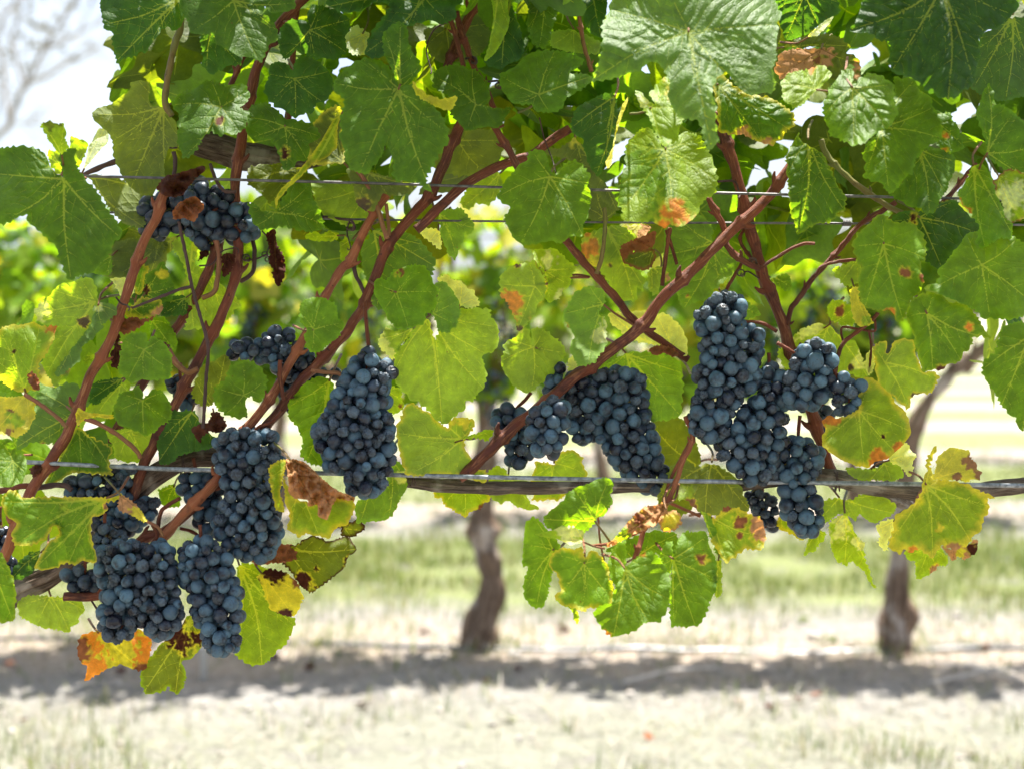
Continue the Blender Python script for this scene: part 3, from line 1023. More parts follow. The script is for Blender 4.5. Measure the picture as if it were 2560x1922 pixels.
# young shoots, twigs, stubs
cane(VL, '209,438;260,415;310,398;369,377;410,366;442,362', 6.5, 1.435, 'twig', nodes=False, taper=1.6)
cane(VL, '452,-20;450,70;438,110;426,164;416,215;414,262;430,290', 11, 1.40, 'petiole_green', nodes=False, taper=.8)  # a folded leaf seen edge-on, built as a green shoot
cane(VL, '447,554;460,617;470,665;479,714;500,790;520,866;515,950;508,1070', 5, 1.375, 'twig', nodes=False)
cane(VL, '479,717;450,724;417,736;370,755;330,771', 5.5, 1.372, 'twig', nodes=False, taper=.6)
cane(VL, '434,380;438,410;432,458', 6, 1.40, 'twig', nodes=False)
cane(VL, '525,410;540,450;560,478;590,480', 5, 1.41, 'twig', nodes=False)
cane(VL, '168,1068;140,1040;100,1010;62,985', 6, 1.37, 'petiole', nodes=False)
cane(VL, '210,1045;250,1060;300,1090;340,1125;352,1145', 6.5, 1.385, 'petiole', nodes=False)
cane(VL, '495,922;470,930;445,912;428,888;420,875', 7, 1.395, 'petiole', nodes=False, taper=1.5)
cane(VL, '778,925;810,930;850,935;864,960;868,1000;856,1060;852,1120;850,1165', 6, 1.375, 'petiole', nodes=False)
cane(VL, '700,900;700,940;705,975;710,1000', 6, 1.385, 'cane', nodes=False)
cane(VL, '911,755;915,790;920,840;925,890', 5, 1.395, 'cane', nodes=False)
cane(VL, '920,760;905,720;890,690;884,660', 6, 1.41, 'twig', nodes=False)
cane(VL, '500,560;520,540;545,520', 5, 1.42, 'cane', nodes=False)
cane(VL, '540,600;548,640;545,690;535,730;505,745', 7.5, 1.42, 'petiole', nodes=False)
cane(VL, '620,560;635,620;632,680;600,705', 6, 1.44, 'twig', nodes=False)
cane(VL, '935,528;905,470;890,430', 5.5, 1.40, 'petiole', nodes=False)
cane(VL, '968,598;955,560;940,510;903,440;890,425', 7, 1.39, 'petiole', nodes=False)
cane(VL, '973,590;970,550;965,510', 5, 1.40, 'petiole', nodes=False)
cane(VL, '290,1560;260,1545;235,1510;222,1490', 3, 1.40, 'twig', nodes=False)
cane(VL, '400,1340;395,1320;405,1275;440,1250;450,1245', 6, 1.40, 'cane', nodes=False)
cane(VL, '365,1300;395,1318;408,1340', 4.5, 1.36, 'petiole', nodes=False)
cane(VL, '450,1320;480,1328;505,1345;540,1370', 5, 1.41, 'cane', nodes=False)
cane(VL, '82,1215;50,1215;10,1225;-60,1240', 9, 1.40, 'cane', nodes=False)
cane(VL, '78,1222;120,1215;160,1212;180,1225', 8, 1.405, 'twig', nodes=False)
# tendrils
tendril(VL, 'D', '1600,680;1590,560;1530,560', 2.2, 9, 1.43)
tendril(VL, 'D', '1520,560;1640,540;1700,510', 1.6, 8, 1.43)
tendril(VL, 'D', '1680,290;1750,380;1720,500', 1.2, 8, 1.44)
tendril(VL, 'D', '1100,610;1220,590;1300,480;1430,440', .5, 6, 1.41)
tendril(VL, 1, '20,1325;100,1335;180,1345', 1.8, 12, 1.42, 3.5)
tendril(VL, 1, '180,1350;165,1420;185,1500', .6, 8, 1.42)
tendril(VR, 'C', '2200,1090;2100,1030;2050,1060', 1.5, 10, 1.42)
tendril(VR, 'C', '2190,1010;2120,960', 2.2, 9, 1.41, 3)
tendril(VR, 1, '800,130;700,180;650,300;680,430', .4, 6, 1.42)
tendril(VR, 1, '1340,720;1370,850;1420,980;1440,1060', .5, 6, 1.37, 1.8)
tendril(VR, 1, '890,360;930,350', 2.2, 8, 1.43, 3)
tendril(VR, 1, '1030,500;1080,495', 2.0, 9, 1.43, 3)
tendril(VR, 2, '330,1110;430,1110;460,1180', .4, 8, 1.42, 3)
tendril(VR, 4, '740,800;800,880;880,930', .3, 4, 1.45, 1.4)
tendril(VL, 3, '710,305;740,340;775,350', .5, 6, 1.37, 2.5)

# ------------------------------------------------------------------ leaves, left vine
leaf(VL, 0, '610,-40;612,60;640,190;690,185;685,260;700,320;715,390;765,350;800,358;865,315;895,330;905,290;935,255;985,180;1030,165;1060,195;1100,170;1140,90;1130,-80;900,-140;650,-90', '1110,-20', 1.345, 'd', '715,370;640,150;930,-110;930,240', sy=-.15, sx=.35, dm=.35)
leaf(VL, 0, '1085,-100;1100,60;1150,140;1155,200;1255,215;1300,205;1320,270;1400,310;1470,350;1530,350;1600,385;1630,310;1650,270;1700,240;1690,170;1620,90;1575,60;1580,35;1620,40;1650,80;1740,75;1810,50;1790,-20;1700,-140;1300,-200', '1425,5', 1.32, 'g', '1570,350;1190,180;1680,180;1780,20;1180,-120', sy=-.75, sx=-.15, dm=.25)
leaf(VL, 0, '1215,240;1235,300;1230,400;1290,455;1350,430;1400,395;1470,400;1480,340;1400,280;1310,180;1240,190', '1290,180', 1.37, 'd', sy=-.1)
leaf(VL, 0, '1230,500;1310,488;1390,530;1440,510;1500,520;1530,580;1500,640;1455,655;1520,690;1510,740;1490,790;1440,825;1380,815;1340,835;1290,800;1240,840;1200,920;1150,965;1115,970;1090,900;1080,830;1090,780;1075,760;1100,715;1045,640;1070,600;1130,560;1190,545;1225,530', '1350,655', 1.355, 'g', '1140,950;1070,640;1290,500;1510,560;1460,800', sy=-.7, sx=.1, dm=.2, patch=(('1340,735', 28, 'v'),))
leaf(VL, 0, '560,690;600,660;680,640;720,600;780,565;800,540;795,505;855,490;910,505;915,560;905,610;930,650;1000,655;1040,700;1080,760;1090,850;1080,900;1030,900;1000,1000;1010,1100;960,1150;930,1190;860,1195;800,1150;760,1100;715,1010;690,950;690,870;660,810;610,770;570,730', '1000,655', 1.42, 'o', '800,1150;600,700;850,500;1010,1100;690,860', b=1, sy=-.1, sx=.1, amp=4)
leaf(VL, 0, '-60,905;0,905;60,900;120,893;200,900;270,930;290,990;340,1060;390,1085;370,1000;355,960;375,930;420,905;465,915;455,980;490,1060;545,1120;580,1150;660,1290;700,1330;740,1400;745,1450;690,1480;680,1540;630,1590;560,1661;470,1690;420,1720;385,1640;350,1560;360,1520;310,1480;270,1440;200,1380;160,1350;170,1310;100,1330;40,1370;-60,1375', '390,1095', 1.31, 'g', '430,1690;-50,1060;170,920;60,1330;720,1440', sy=-.45, sx=-.1, dm=.2, em=0, q=.9)
leaf(VL, 0, '240,760;310,738;345,765;390,755;400,800;400,850;420,900;380,945;350,930;300,850', '378,950', 1.30, 'l', sy=.3, patch=(('310,745', 50, 'o'),))
leaf(VL, 0, '430,835;480,850;540,870;530,930;490,1000;450,1060;430,1080;360,1070;310,1020;285,920;340,920;400,950;430,900', '430,1085', 1.40, 'l', b=1, sy=.1)
leaf(VL, 0, '600,785;640,790;665,820;660,870;610,920;560,980;510,1040;530,960;540,900;570,850', '515,1030', 1.37, 'p', sy=-.9, amp=2)
leaf(VL, 0, '520,1070;700,1080;800,1120;950,1190;900,1250;880,1400;760,1370;700,1310;650,1250;580,1130', '520,1075', 1.45, 'o', b=1)
leaf(VL, 0, '1700,180;1750,135;1790,115;1840,125;1885,140;1870,90;1900,30;1980,40;2060,70;2130,110;2140,180;2110,230;2110,330;2040,370;1990,355;1930,365;1860,330;1800,300;1780,340;1735,370;1710,310;1695,250', '1890,185', 1.365, 'd', sy=.05, dm=.3, fold=.25)
leaf(VL, 0, '1640,400;1700,375;1770,400;1795,450;1790,400;1830,340;1900,350;1960,390;2010,440;2035,500;2030,560;1990,620;1930,640;1900,690;1840,700;1800,725;1740,680;1680,650;1630,600;1610,550;1640,480', '1800,480', 1.37, 'd', sy=-.3, dm=.35)
leaf(VL, 0, '1530,650;1580,640;1620,620;1660,650;1710,690;1740,740;1800,735;1850,740;1910,760;1960,820;1930,860;1880,880;1895,930;1870,990;1810,990;1770,1040;1725,1045;1715,980;1690,920;1650,850;1590,860;1530,840;1505,790;1510,720', '1740,775', 1.36, 'g', '1750,1030;1520,720;1940,830;1540,840;1870,970', sy=-.4, dm=.25, fold=.25, patch=(('1740,940', 35, 'k'),))
leaf(VL, 0, '2090,690;2060,780;2060,900;2000,960;1900,1010;1830,1090;1760,1150;1700,1220;1685,1280;1675,1230;1710,1160;1800,1080;1900,950;1970,850;2030,740', '2085,700', 1.34, 'l', sx=.6, sy=.3, amp=3, ed='y', em=7)
leaf(VL, 1, '-50,760;30,680;100,640;140,680;150,900;150,1000;100,1000;20,1010;-60,1010;-90,950', '140,990', 1.40, 'o', b=1, ed='y', em=9)
leaf(VL, 0, '1510,1020;1700,1000;1850,1030;1800,1080;1690,1200;1650,1250;1600,1180;1510,1130', '1850,1030', 1.45, 'o')
leaf(VL, 0, '1515,1235;1560,1250;1600,1290;1690,1300;1700,1250;1800,1100;1900,1130;1910,1220;1960,1300;1980,1370;1960,1410;1890,1420;1800,1400;1740,1380;1640,1400;1580,1400;1545,1360;1520,1290', '1680,1300', 1.375, 'g', '1970,1370;1530,1260;1880,1140;1560,1380', sy=-.3, dm=.3)
leaf(VL, 0, '1900,1100;2110,1110;2240,1130;2260,1330;2130,1390;1980,1320;1960,1290;1920,1230', '2240,1140', 1.45, 'l', b=1)
leaf(VL, 0, '1860,1440;1900,1415;1970,1430;2030,1405;2075,1430;2050,1470;1950,1480;1880,1460', '2060,1440', 1.46, 'l')
leaf(VL, 'S', '262,610;300,560;360,580;420,600;410,700;330,690;290,700;240,680', '400,590', 1.47, 'o', b=1)
# shrivelled brown leaves caught on the canes
leaf(VL, 0, '950,1150;1000,1080;1080,1060;1150,1040;1250,1010;1255,1040;1200,1090;1150,1140;1120,1190;1060,1210;1000,1195', '1060,1150', 1.365, 'v', wave=4.5, dm=.6, amp=4, q=2, pet='', label='shrivelled red-brown leaf caught on a cane top')
leaf(VL, 0, '1050,1300;1090,1240;1190,1195;1240,1240;1250,1270;1210,1310;1190,1360;1120,1330;1060,1345', '1150,1230', 1.355, 'b', wave=4.5, dm=-.5, amp=4, q=2, pet='', label='small dry brown leaf crumpled over dark grapes')
leaf(VL, 'D', '1740,290;1800,270;1810,400;1880,540;1890,700;1830,810;1800,770;1770,690;1780,640;1740,590;1750,450;1710,330', '1790,280', 1.42, 'k', wave=3, sx=.8, q=2, pet='', label='dark brown dead leaf hanging rolled')
leaf(VL, 'D', '1300,520;1360,480;1440,520;1400,640;1350,720;1310,690;1320,600', '1350,490', 1.41, 'k', wave=3, q=2, pet='')
leaf(VL, 'D', '1080,560;1130,440;1190,480;1160,530;1110,560', '1150,450', 1.43, 'k', wave=3, pet='')
# middle left
leaf(VL, 'D', '280,480;330,380;500,340;560,400;700,350;880,340;900,400;760,560;600,600;520,700;430,730;290,710;270,600', '880,350', 1.46, 'o', b=1)
leaf(VL, 'D', '90,660;210,520;290,510;300,600;270,700;180,690', '290,520', 1.45, 'm')
leaf(VL, 'D', '280,720;400,720;520,740;500,860;450,920;380,890;320,800', '480,900', 1.43, 'p', sy=-1.1)
leaf(VL, 'D', '520,600;560,590;640,620;600,700;580,850;520,880;500,760', '520,880', 1.42, 'm', ed='y', em=6)
leaf(VL, 'D', '600,700;680,640;780,560;840,740;880,830;840,930;750,960;640,880;590,850', '600,860', 1.425, 'g', patch=(('760,690', 60, 'y'), ('600,830', 50, 'k')))
leaf(VL, 'D', '400,1030;500,960;560,900;740,920;770,1000;720,1060;640,1080;520,1100;420,1070', '480,990', 1.40, 'g', ed='y', em=10, patch=(('720,1050', 60, 't'),))
leaf(VL, 'D', '300,1160;360,1100;500,1080;560,1110;720,1060;640,1110;540,1180;420,1240;340,1200', '340,1150', 1.395, 'b', wave=3, q=2, pet='', label='dry pinkish brown leaf fold behind the slanting cane')
leaf(VL, 'D', '750,960;850,890;950,880;1000,970;970,1060;850,1070;740,1080', '980,900', 1.43, 'd')
leaf(VL, 'D', '630,1110;760,1060;830,1150;900,1290;880,1420;830,1340;780,1300;700,1260;640,1200', '660,1110', 1.435, 'm')
leaf(VL, 'D', '310,1210;380,1240;350,1330;410,1390;370,1470;350,1560;290,1540;280,1430;320,1340', '320,1220', 1.40, 'k', wave=3, q=2, pet='')
leaf(VL, 'D', '850,390;900,360;950,420;1000,480;1040,320;1090,440;1060,600;1250,700;1350,840;1460,920;1490,980;1420,1000;1420,1040;1370,1100;1320,1120;1200,1190;1050,1190;960,1190;1000,1060;1050,1000;960,930;950,850;1000,780;960,620;920,520;860,470', '1040,400', 1.455, 'l', '1050,1180;1460,960;1330,1100;960,850', b=1)
leaf(VL, 3, '205,390;240,350;250,310;310,290;340,240;400,215;440,210;490,180;560,190;590,240;600,330;600,440;570,500;500,600;440,680;380,740;350,860;290,780;250,700;330,560;300,470;240,460', '580,330', 1.40, 'l', '290,760;220,400;330,260;490,190;350,560', b=1, sy=-.1, patch=(('505,450', 36, 'k'), ('250,390', 60, 'p')))
leaf(VL, 3, '0,490;60,470;130,470;210,450;270,480;350,475;330,560;290,640;230,720;250,800;230,860;140,880;100,870;50,850;0,800;-80,750;-90,600', '150,860', 1.375, 'l', '240,480;0,500;-70,650;60,560', sy=-.25, ed='y', em=14, patch=(('310,485', 45, 'r'), ('85,630', 14, 'k')))
leaf(VL, 3, '570,370;620,335;700,345;720,400;660,440;600,490;640,470;560,560;500,600;490,690;420,740;350,790;330,760;420,640;520,520;560,450', '600,350', 1.39, 'g', b=1, sx=-.5, sy=-.5, patch=(('600,370', 30, 'p'),))
leaf(VL, 3, '170,770;200,750;235,800;240,860;205,865;175,820', '205,755', 1.345, 'b', wave=3, pet='')
leaf(VL, 3, '495,690;540,640;580,640;575,690;530,715', '580,650', 1.42, 'l')
leaf(VL, 3, '725,740;740,620;760,540;830,520;890,510;900,580;880,610;930,540;1000,570;1050,650;1050,740;1040,790;980,800;930,810;860,800;800,830;760,790;735,770', '880,620', 1.335, 'm', '780,810;750,560;880,790;1040,740;980,560', sy=-.55, dm=.25)
leaf(VL, 3, '690,1000;720,920;730,880;800,870;850,830;868,900;880,920;940,860;990,870;1030,920;1050,1000;1030,1060;980,1080;950,1120;890,1150;840,1120;790,1100;730,1080;700,1040', '870,930', 1.34, 'm', '880,1140;710,1000;740,890;1030,1050;1000,880', sy=-.55, dm=.25)
leaf(VL, 3, '1310,850;1380,800;1390,740;1440,700;1500,680;1580,710;1610,760;1635,800;1620,880;1590,950;1530,905;1500,920;1510,1030;1460,1040;1380,1020;1320,970;1300,920', '1485,900', 1.35, 'm', '1480,700;1310,850;1620,800;1380,1010;1590,930', sy=.15, sx=-.2, dm=.2)
leaf(VL, 3, '1180,840;1230,720;1330,680;1360,650;1410,680;1400,760;1380,820;1310,850;1300,950;1240,980;1170,900', '1300,980', 1.40, 'o')
leaf(VL, 3, '-60,900;60,910;140,900;210,930;220,1020;180,1100;110,1160;40,1140;-60,1130', '160,885', 1.39, 'y', patch=(('70,1000', 25, 'b'), ('90,1050', 60, 'l'), ('60,1110', 30, 'b')), b=1)
leaf(VL, 3, '230,880;330,860;400,820;470,830;500,870;560,890;560,950;480,1000;430,1100;300,1200;200,1180;110,1240;100,1180;170,1080;220,1000', '470,1010', 1.425, 'g', '110,1210;250,880;520,900;240,1180', b=1, patch=(('260,1215', 25, 'b'),))
leaf(VL, 3, '270,1440;330,1330;400,1200;470,1090;550,1150;640,1190;690,1220;660,1300;690,1390;600,1380;500,1370;440,1370;330,1440', '480,1085', 1.395, 'g', '690,1380;300,1430;680,1220;500,1370', ed='y', em=5, sy=-.1)
leaf(VL, 3, '-60,1250;-20,1170;60,1160;95,1200;100,1250;130,1240;160,1280;165,1350;130,1430;60,1460;0,1450;-60,1420', '80,1300', 1.30, 'm', sy=-.6, amp=2)
leaf(VL, 3, '960,1180;1020,1060;1060,990;1150,990;1200,1000;1230,1080;1320,1160;1300,1220;1200,1240;1100,1260;1040,1320;980,1320;960,1240', '1170,1000', 1.415, 'd', '970,1300;1310,1190;1000,1150')
leaf(VL, 3, '460,1010;480,970;520,1000;600,1010;710,1020;690,1045;600,1030;520,1040;470,1090', '470,1080', 1.35, 'y', wave=2, amp=3, pet='')
leaf(VL, 3, '530,980;590,930;700,830;760,820;790,880;720,900;690,1000;620,1070;560,1050', '740,830', 1.44, 'l', b=1)
leaf(VL, 3, '640,1120;780,1100;900,1130;1000,1100;960,1180;920,1240;880,1300;780,1310;700,1290;690,1210', '800,1110', 1.445, 'l', b=1)
leaf(VL, 3, '1170,1110;1200,1080;1270,1070;1300,1000;1340,1000;1390,1080;1350,1130;1280,1120;1230,1150;1225,1200', '1290,1010', 1.395, 'v', wave=3, q=2, pet='')
leaf(VL, 3, '180,1350;240,1300;280,1330;250,1370;200,1400', '260,1340', 1.39, 'v', wave=3, pet='')
leaf(VL, 3, '560,830;640,800;740,790;740,830;650,900;590,960;540,940', '740,800', 1.435, 'd')
# big leaf beside the middle left bunch, dried leaf in front
leaf(VL, 3, '1760,930;1820,850;1900,800;1960,780;2030,810;2050,900;2000,1000;1960,1100;1960,1230;2000,1330;1900,1320;1830,1270;1850,1180;1820,1100;1760,1030', '2010,810', 1.405, 'm', '1870,1310;1780,960;2020,1000', sx=.2, b=0)
leaf(VL, 'S', '672,1165;695,1150;728,1146;712,1172;700,1225;712,1282;690,1275;684,1248;676,1214', '728,1150', 1.345, 'l', sx=1.0, ed='y', em=8, pet='')
leaf(VL, 3, '1740,1290;1800,1285;1870,1310;1960,1400;2060,1480;2170,1520;2160,1550;2100,1540;2030,1560;2000,1661;1940,1640;1940,1560;1880,1580;1880,1530;1800,1530;1760,1490;1760,1400', '1770,1290', 1.32, 't', '2160,1540;1960,1650;1800,1500', wave=5, dm=.5, q=2.5, amp=3, sy=-.3, label='large dried tan leaf folded over a yellow-green one')
leaf(VL, 6, '1730,-20;1790,110;1900,140;2000,100;2170,130;2160,190;2120,270;2050,290;2010,360;1950,340;1870,320;1830,350;1750,300;1770,220;1740,100', '1820,20', 1.35, 'l', '1950,340;2150,150;1770,290', sy=-.3, ed='y', em=10)
leaf(VL, 4, '440,1270;520,1340;530,1450;490,1530;450,1620;400,1661;220,1680;215,1560;300,1480;400,1450', '430,1280', 1.42, 'm', '250,1660;520,1400;420,1640', patch=(('490,1400', 50, 'p'),), b=1)
leaf(VL, 4, '410,840;480,850;520,970;470,1010;400,1015;380,930', '400,860', 1.43, 'l', b=1, patch=(('490,965', 20, 'b'),))
# bottom left
leaf(VL, 6, '10,110;50,60;100,60;130,110;260,100;500,100;660,105;730,85;740,120;650,130;650,200;600,210;560,230;555,330;575,420;585,490;560,510;500,480;470,520;400,500;350,530;300,550;205,540;240,470;270,420;300,380;360,330;355,280;320,280;300,330;260,370;180,400;130,400;85,390;70,340;100,270;70,230;20,200', '650,108', 1.315, 'm', '220,530;110,380;20,130;570,480;420,500', sy=-.35, sx=.05, ed='y', em=7, patch=(('640,150', 22, 't'), ('400,170', 30, 'l')), label='lobed green leaf with yellow margin held out flat')
leaf(VL, 6, '730,80;790,110;850,170;895,240;880,260;820,220;720,180;725,120', '735,90', 1.30, 'y', patch=(('750,150', 70, 't'),), wave=1.5, sx=-.5, label='small folded leaf tip, half pink-tan and half yellow')
leaf(VL, 6, '-90,420;0,440;50,520;80,600;100,700;90,860;0,865;-90,700', '-70,460', 1.30, 'm', sy=-.4, ed='l', em=8)
leaf(VL, 6, '100,760;130,720;180,700;300,705;420,720;500,740;520,800;480,830;480,880;430,890;420,935;340,910;260,900;200,870;130,840', '310,705', 1.43, 'l', '420,920;120,760;510,790;230,880', b=1, sy=-.4)
leaf(VL, 6, '60,560;110,500;180,440;250,430;230,500;200,560;140,600;90,610', '250,440', 1.42, 'd')
leaf(VL, 6, '475,970;530,930;610,915;650,960;730,990;830,900;900,930;930,1000;910,1080;890,1150;850,1165;790,1140;740,1120;660,1150;600,1180;510,1235;540,1150;480,1090', '600,930', 1.42, 'r', '520,1220;850,1150;920,1010;490,1010', dm=.15, sy=-.2, patch=(('720,1010', 150, 'y'), ('500,1030', 60, 'b'), ('860,1150', 40, 'b')), label='orange autumn leaf hanging below the lowest bunch')
leaf(VL, 6, '855,1180;900,1100;980,1000;1060,930;1130,860;1170,800;1230,880;1240,1000;1180,1080;1110,1100;1140,1200;1110,1270;1070,1310;1020,1250;1000,1290;890,1310;860,1240', '1170,830', 1.425, 'o', '880,1290;1070,1300;1230,980', patch=(('1130,960', 90, 'k'),), ed='l', em=7, sy=-.2, dm=.1)
leaf(VL, 6, '1440,540;1480,500;1600,520;1680,570;1700,700;1720,800;1810,850;1780,930;1740,1010;1690,1040;1640,1100;1600,1130;1530,1130;1480,1100;1440,1070;1420,1000;1460,800', '1460,515', 1.43, 'l', '1600,1120;1790,880;1450,1020;1690,640', sy=-.15, dm=.15, b=0)
leaf(VL, 6, '1560,580;1650,540;1750,560;1830,640;1850,710;1830,780;1790,835;1720,820;1650,790;1620,720;1600,650', '1600,570', 1.41, 'y', '1790,820;1840,690;1640,780', patch=(('1660,590', 70, 'k'), ('1740,810', 55, 'v'), ('1800,620', 45, 'b')), label='yellow leaf turning purple-brown at its edges')
leaf(VL, 6, '1720,500;1700,400;1800,400;1900,330;2000,370;2130,340;2180,420;2130,460;2100,540;2020,600;1960,650;1900,690;1830,640;1780,560', '1740,420', 1.435, 'o', '2170,420;1910,670;1900,340', patch=(('1850,620', 60, 'k'), ('2120,500', 26, 'k'), ('1930,540', 18, 'k')), ed='k', em=4)
leaf(VL, 6, '1530,490;1600,430;1700,390;1780,390;1835,470;1750,500;1650,510;1560,520', '1540,500', 1.41, 'b', wave=2.5, q=2, pet='', label='rolled brown leaf under the middle bunch')
leaf(VL, 6, '2080,270;2198,240;2230,300;2150,350;2080,335', '2100,290', 1.45, 'o', ed='k', em=6)
leaf(VL, 6, '960,60;1060,20;1110,100;1100,160;1020,170;980,140', '1060,40', 1.46, 'm')
leaf(VL, 4, '-130,390;-110,320;-10,300;60,320;70,330;95,340;110,430;145,450;120,540;100,550;40,600;-20,640;-60,640;-80,590;-100,540;-80,500;-120,450', '-40,500', 1.335, 'm', '-50,630;130,460;-120,400;10,310', sy=-.2)
# above the cordon, centre
leaf(VL, 4, '330,210;370,180;410,200;450,130;490,130;570,100;640,110;680,170;690,220;725,260;710,330;700,370;640,410;640,460;580,480;510,500;450,480;420,440;390,390;360,330;330,270', '465,270', 1.345, 'm', '540,490;350,220;580,110;710,270;390,380', sy=-.5, dm=.3, patch=(('490,155', 24, 'b'), ('490,155', 12, 'm'), ('440,265', 10, 'k')))
leaf(VL, 4, '450,690;470,620;540,560;580,480;660,420;700,570;720,520;850,380;860,370;940,370;1040,370;1040,420;1090,480;1090,560;1070,630;980,650;1000,700;1020,780;1000,860;960,890;930,940;880,930;880,980;820,1030;760,1080;700,1040;650,980;600,940;550,920;480,850;440,780', '665,420', 1.42, 'l', '745,1070;1000,640;450,760;1000,860;1060,480', sy=-.12, sx=.05, dm=-.1, b=1, q=.8)
leaf(VL, 4, '700,220;750,200;800,250;850,330;860,400;830,480;780,520;720,510;700,430;680,400;720,300', '690,400', 1.40, 'm', b=1)
leaf(VL, 4, '710,190;770,160;800,190;860,200;900,250;940,260;980,350;910,370;850,350;830,300;790,250', '850,350', 1.405, 'p', sy=-1.2, sx=.2)  # blown sunlight painted as the leaf's colour
leaf(VL, 4, '360,560;400,480;440,510;510,510;570,490;540,550;500,580;470,650;440,690;400,640;355,600', '560,495', 1.415, 'p', b=1, sy=-.3, patch=(('500,560', 90, 'l'),))
leaf(VL, 4, '460,1100;510,1000;550,940;610,970;670,1010;720,1060;780,1100;790,1050;820,1035;880,1030;940,1050;940,1100;900,1140;880,1165;890,1250;950,1300;960,1340;1020,1360;1010,1430;950,1420;900,1380;800,1390;700,1380;600,1390;530,1390;490,1270;480,1200', '870,1165', 1.415, 'l', '480,1130;560,960;560,1370;930,1060;980,1400', sy=-.35, b=1, ed='y', em=7, patch=(('800,1050', 60, 'y'), ('880,1050', 60, 'y')))
leaf(VL, 4, '690,1440;1030,1430;1035,1530;1000,1560;970,1600;920,1610;890,1640;850,1620;800,1590;760,1570;740,1520;700,1530', '880,1430', 1.45, 'l', ed='y', em=8, patch=(('990,1590', 20, 'b'),))
leaf(VL, 4, '850,1160;920,1140;1000,1110;1060,1110;1050,1150;1020,1180;960,1160', '870,1170', 1.40, 'l')
# top centre left
leaf(VL, 1, '30,30;130,80;250,70;340,10;430,30;400,90;330,170;290,260;275,340;330,360;420,340;430,200;500,170;550,160;620,135;700,130;760,150;830,110;830,40;880,0;800,-90;400,-150;100,-110', '640,-10', 1.34, 'd', '285,320;60,40;790,130;560,150', sy=-.35, dm=.3)
leaf(VL, 1, '390,200;430,160;490,130;535,170;540,270;580,340;615,400;600,450;560,500;530,520;480,540;430,400;390,330;380,230', '485,540', 1.315, 'g', '490,140;600,410;400,220', sy=.1, sx=.3)
leaf(VL, 1, '80,520;110,460;160,420;230,370;290,350;370,370;440,430;480,540;560,510;600,560;680,640;740,700;770,760;795,850;760,900;720,960;690,1020;650,1080;650,1120;700,1195;640,1150;590,1110;480,1110;440,1080;450,1000;430,930;400,880;380,950;330,1010;300,1060;240,1060;180,1030;150,960;150,900;115,850;130,790;120,730;140,680;150,610;90,560', '480,545', 1.31, 'g', '670,1150;250,1040;100,510;770,800;270,370', sy=-.55, sx=.05, dm=.2, q=.9, label='large green leaf with two long hanging lobes in front of the upper wire')
leaf(VL, 1, '560,490;600,540;660,580;740,610;840,585;830,630;800,680;740,670;680,640;610,600;570,540', '565,500', 1.29, 'y', wave=1.4, sy=.8, pet='')
leaf(VL, 1, '690,450;740,410;830,390;900,420;960,430;1000,480;1030,540;1040,620;1000,650;1100,665;1175,655;1140,700;1120,740;1090,790;1010,770;960,790;890,800;850,760;790,690;800,600;740,560;690,540', '950,640', 1.345, 'g', '1150,670;700,470;930,430;900,790', sy=-.5, fold=.3, dm=.2)
leaf(VL, 1, '150,1030;300,1050;420,1080;480,1110;560,1110;600,1130;560,1180;480,1190;420,1200;380,1180;330,1290;270,1290;220,1240;200,1130', '300,1060', 1.395, 'o', b=1, patch=(('260,1240', 50, 'v'),))
leaf(VL, 1, '250,1520;330,1400;450,1390;560,1430;640,1500;700,1580;690,1680;600,1740;560,1661;480,1800;400,1900;330,1880;300,1760;260,1640', '330,1410', 1.455, 'g', '690,1620;350,1870;650,1500', b=1)
leaf(VL, 1, '600,1420;640,1395;720,1400;740,1450;740,1530;700,1500;650,1460', '720,1410', 1.435, 'p', sy=-1.0)  # bright highlight, built as a pale leaf
leaf(VL, 1, '120,1480;160,1440;190,1500;220,1560;160,1640;125,1590', '200,1460', 1.45, 'l')
leaf(VL, 1, '720,1300;760,1280;860,1270;890,1300;945,1380;930,1420;880,1440;860,1490;830,1590;780,1550;740,1450', '725,1310', 1.44, 'm', '830,1570;930,1390;740,1440', b=1)
leaf(VL, 1, '560,810;700,780;900,790;1080,790;1120,900;1090,1000;1000,1060;850,1080;740,1050;640,1000', '840,860', 1.465, 'o', '1090,860;640,980;760,800;1000,1050', b=1)
leaf(VL, 1, '850,1240;900,1150;1000,1050;1080,1040;1120,1130;1080,1200;1030,1260;960,1240;900,1290', '1100,1060', 1.45, 'l', b=1)
leaf(VL, 1, '630,180;780,150;950,60;1040,100;1030,260;980,340;900,380;760,390;660,330', '770,180', 1.47, 'o', b=1)
leaf(VL, 1, '140,210;220,150;300,200;280,330;200,340;150,280', '260,210', 1.46, 'p', sy=-1.1)  # white sunlit spot painted as a pale leaf

# ------------------------------------------------------------------ leaves, right vine
leaf(VR, 1, '1150,-40;1190,100;1230,200;1250,290;1220,370;1150,390;1100,430;1000,390;1030,320;1080,220;1100,100', '1170,-20', 1.37, 'd', sx=-.3)
leaf(VR, 1, '1100,450;1180,420;1250,340;1330,310;1450,310;1560,330;1615,370;1590,410;1510,450;1610,450;1670,470;1640,520;1560,570;1500,600;1490,650;1440,690;1380,690;1310,680;1300,640;1220,640;1180,640;1110,560;1095,500', '1335,580', 1.335, 'g', '1110,470;1430,320;1650,470;1400,680;1200,630', sy=-.6, dm=.25)
leaf(VR, 1, '1040,-60;1060,100;1040,250;1000,380;1060,340;1110,260;1150,170;1160,120;1145,60;1150,0;1110,-70', '1090,-50', 1.35, 'l', sx=.8, amp=3)
leaf(VR, 1, '1280,-40;1265,150;1285,250;1320,290;1380,300;1400,240;1420,170;1450,80;1460,0;1380,-60', '1370,-60', 1.38, 'g', '1340,290;1440,60;1280,200', sx=.3)
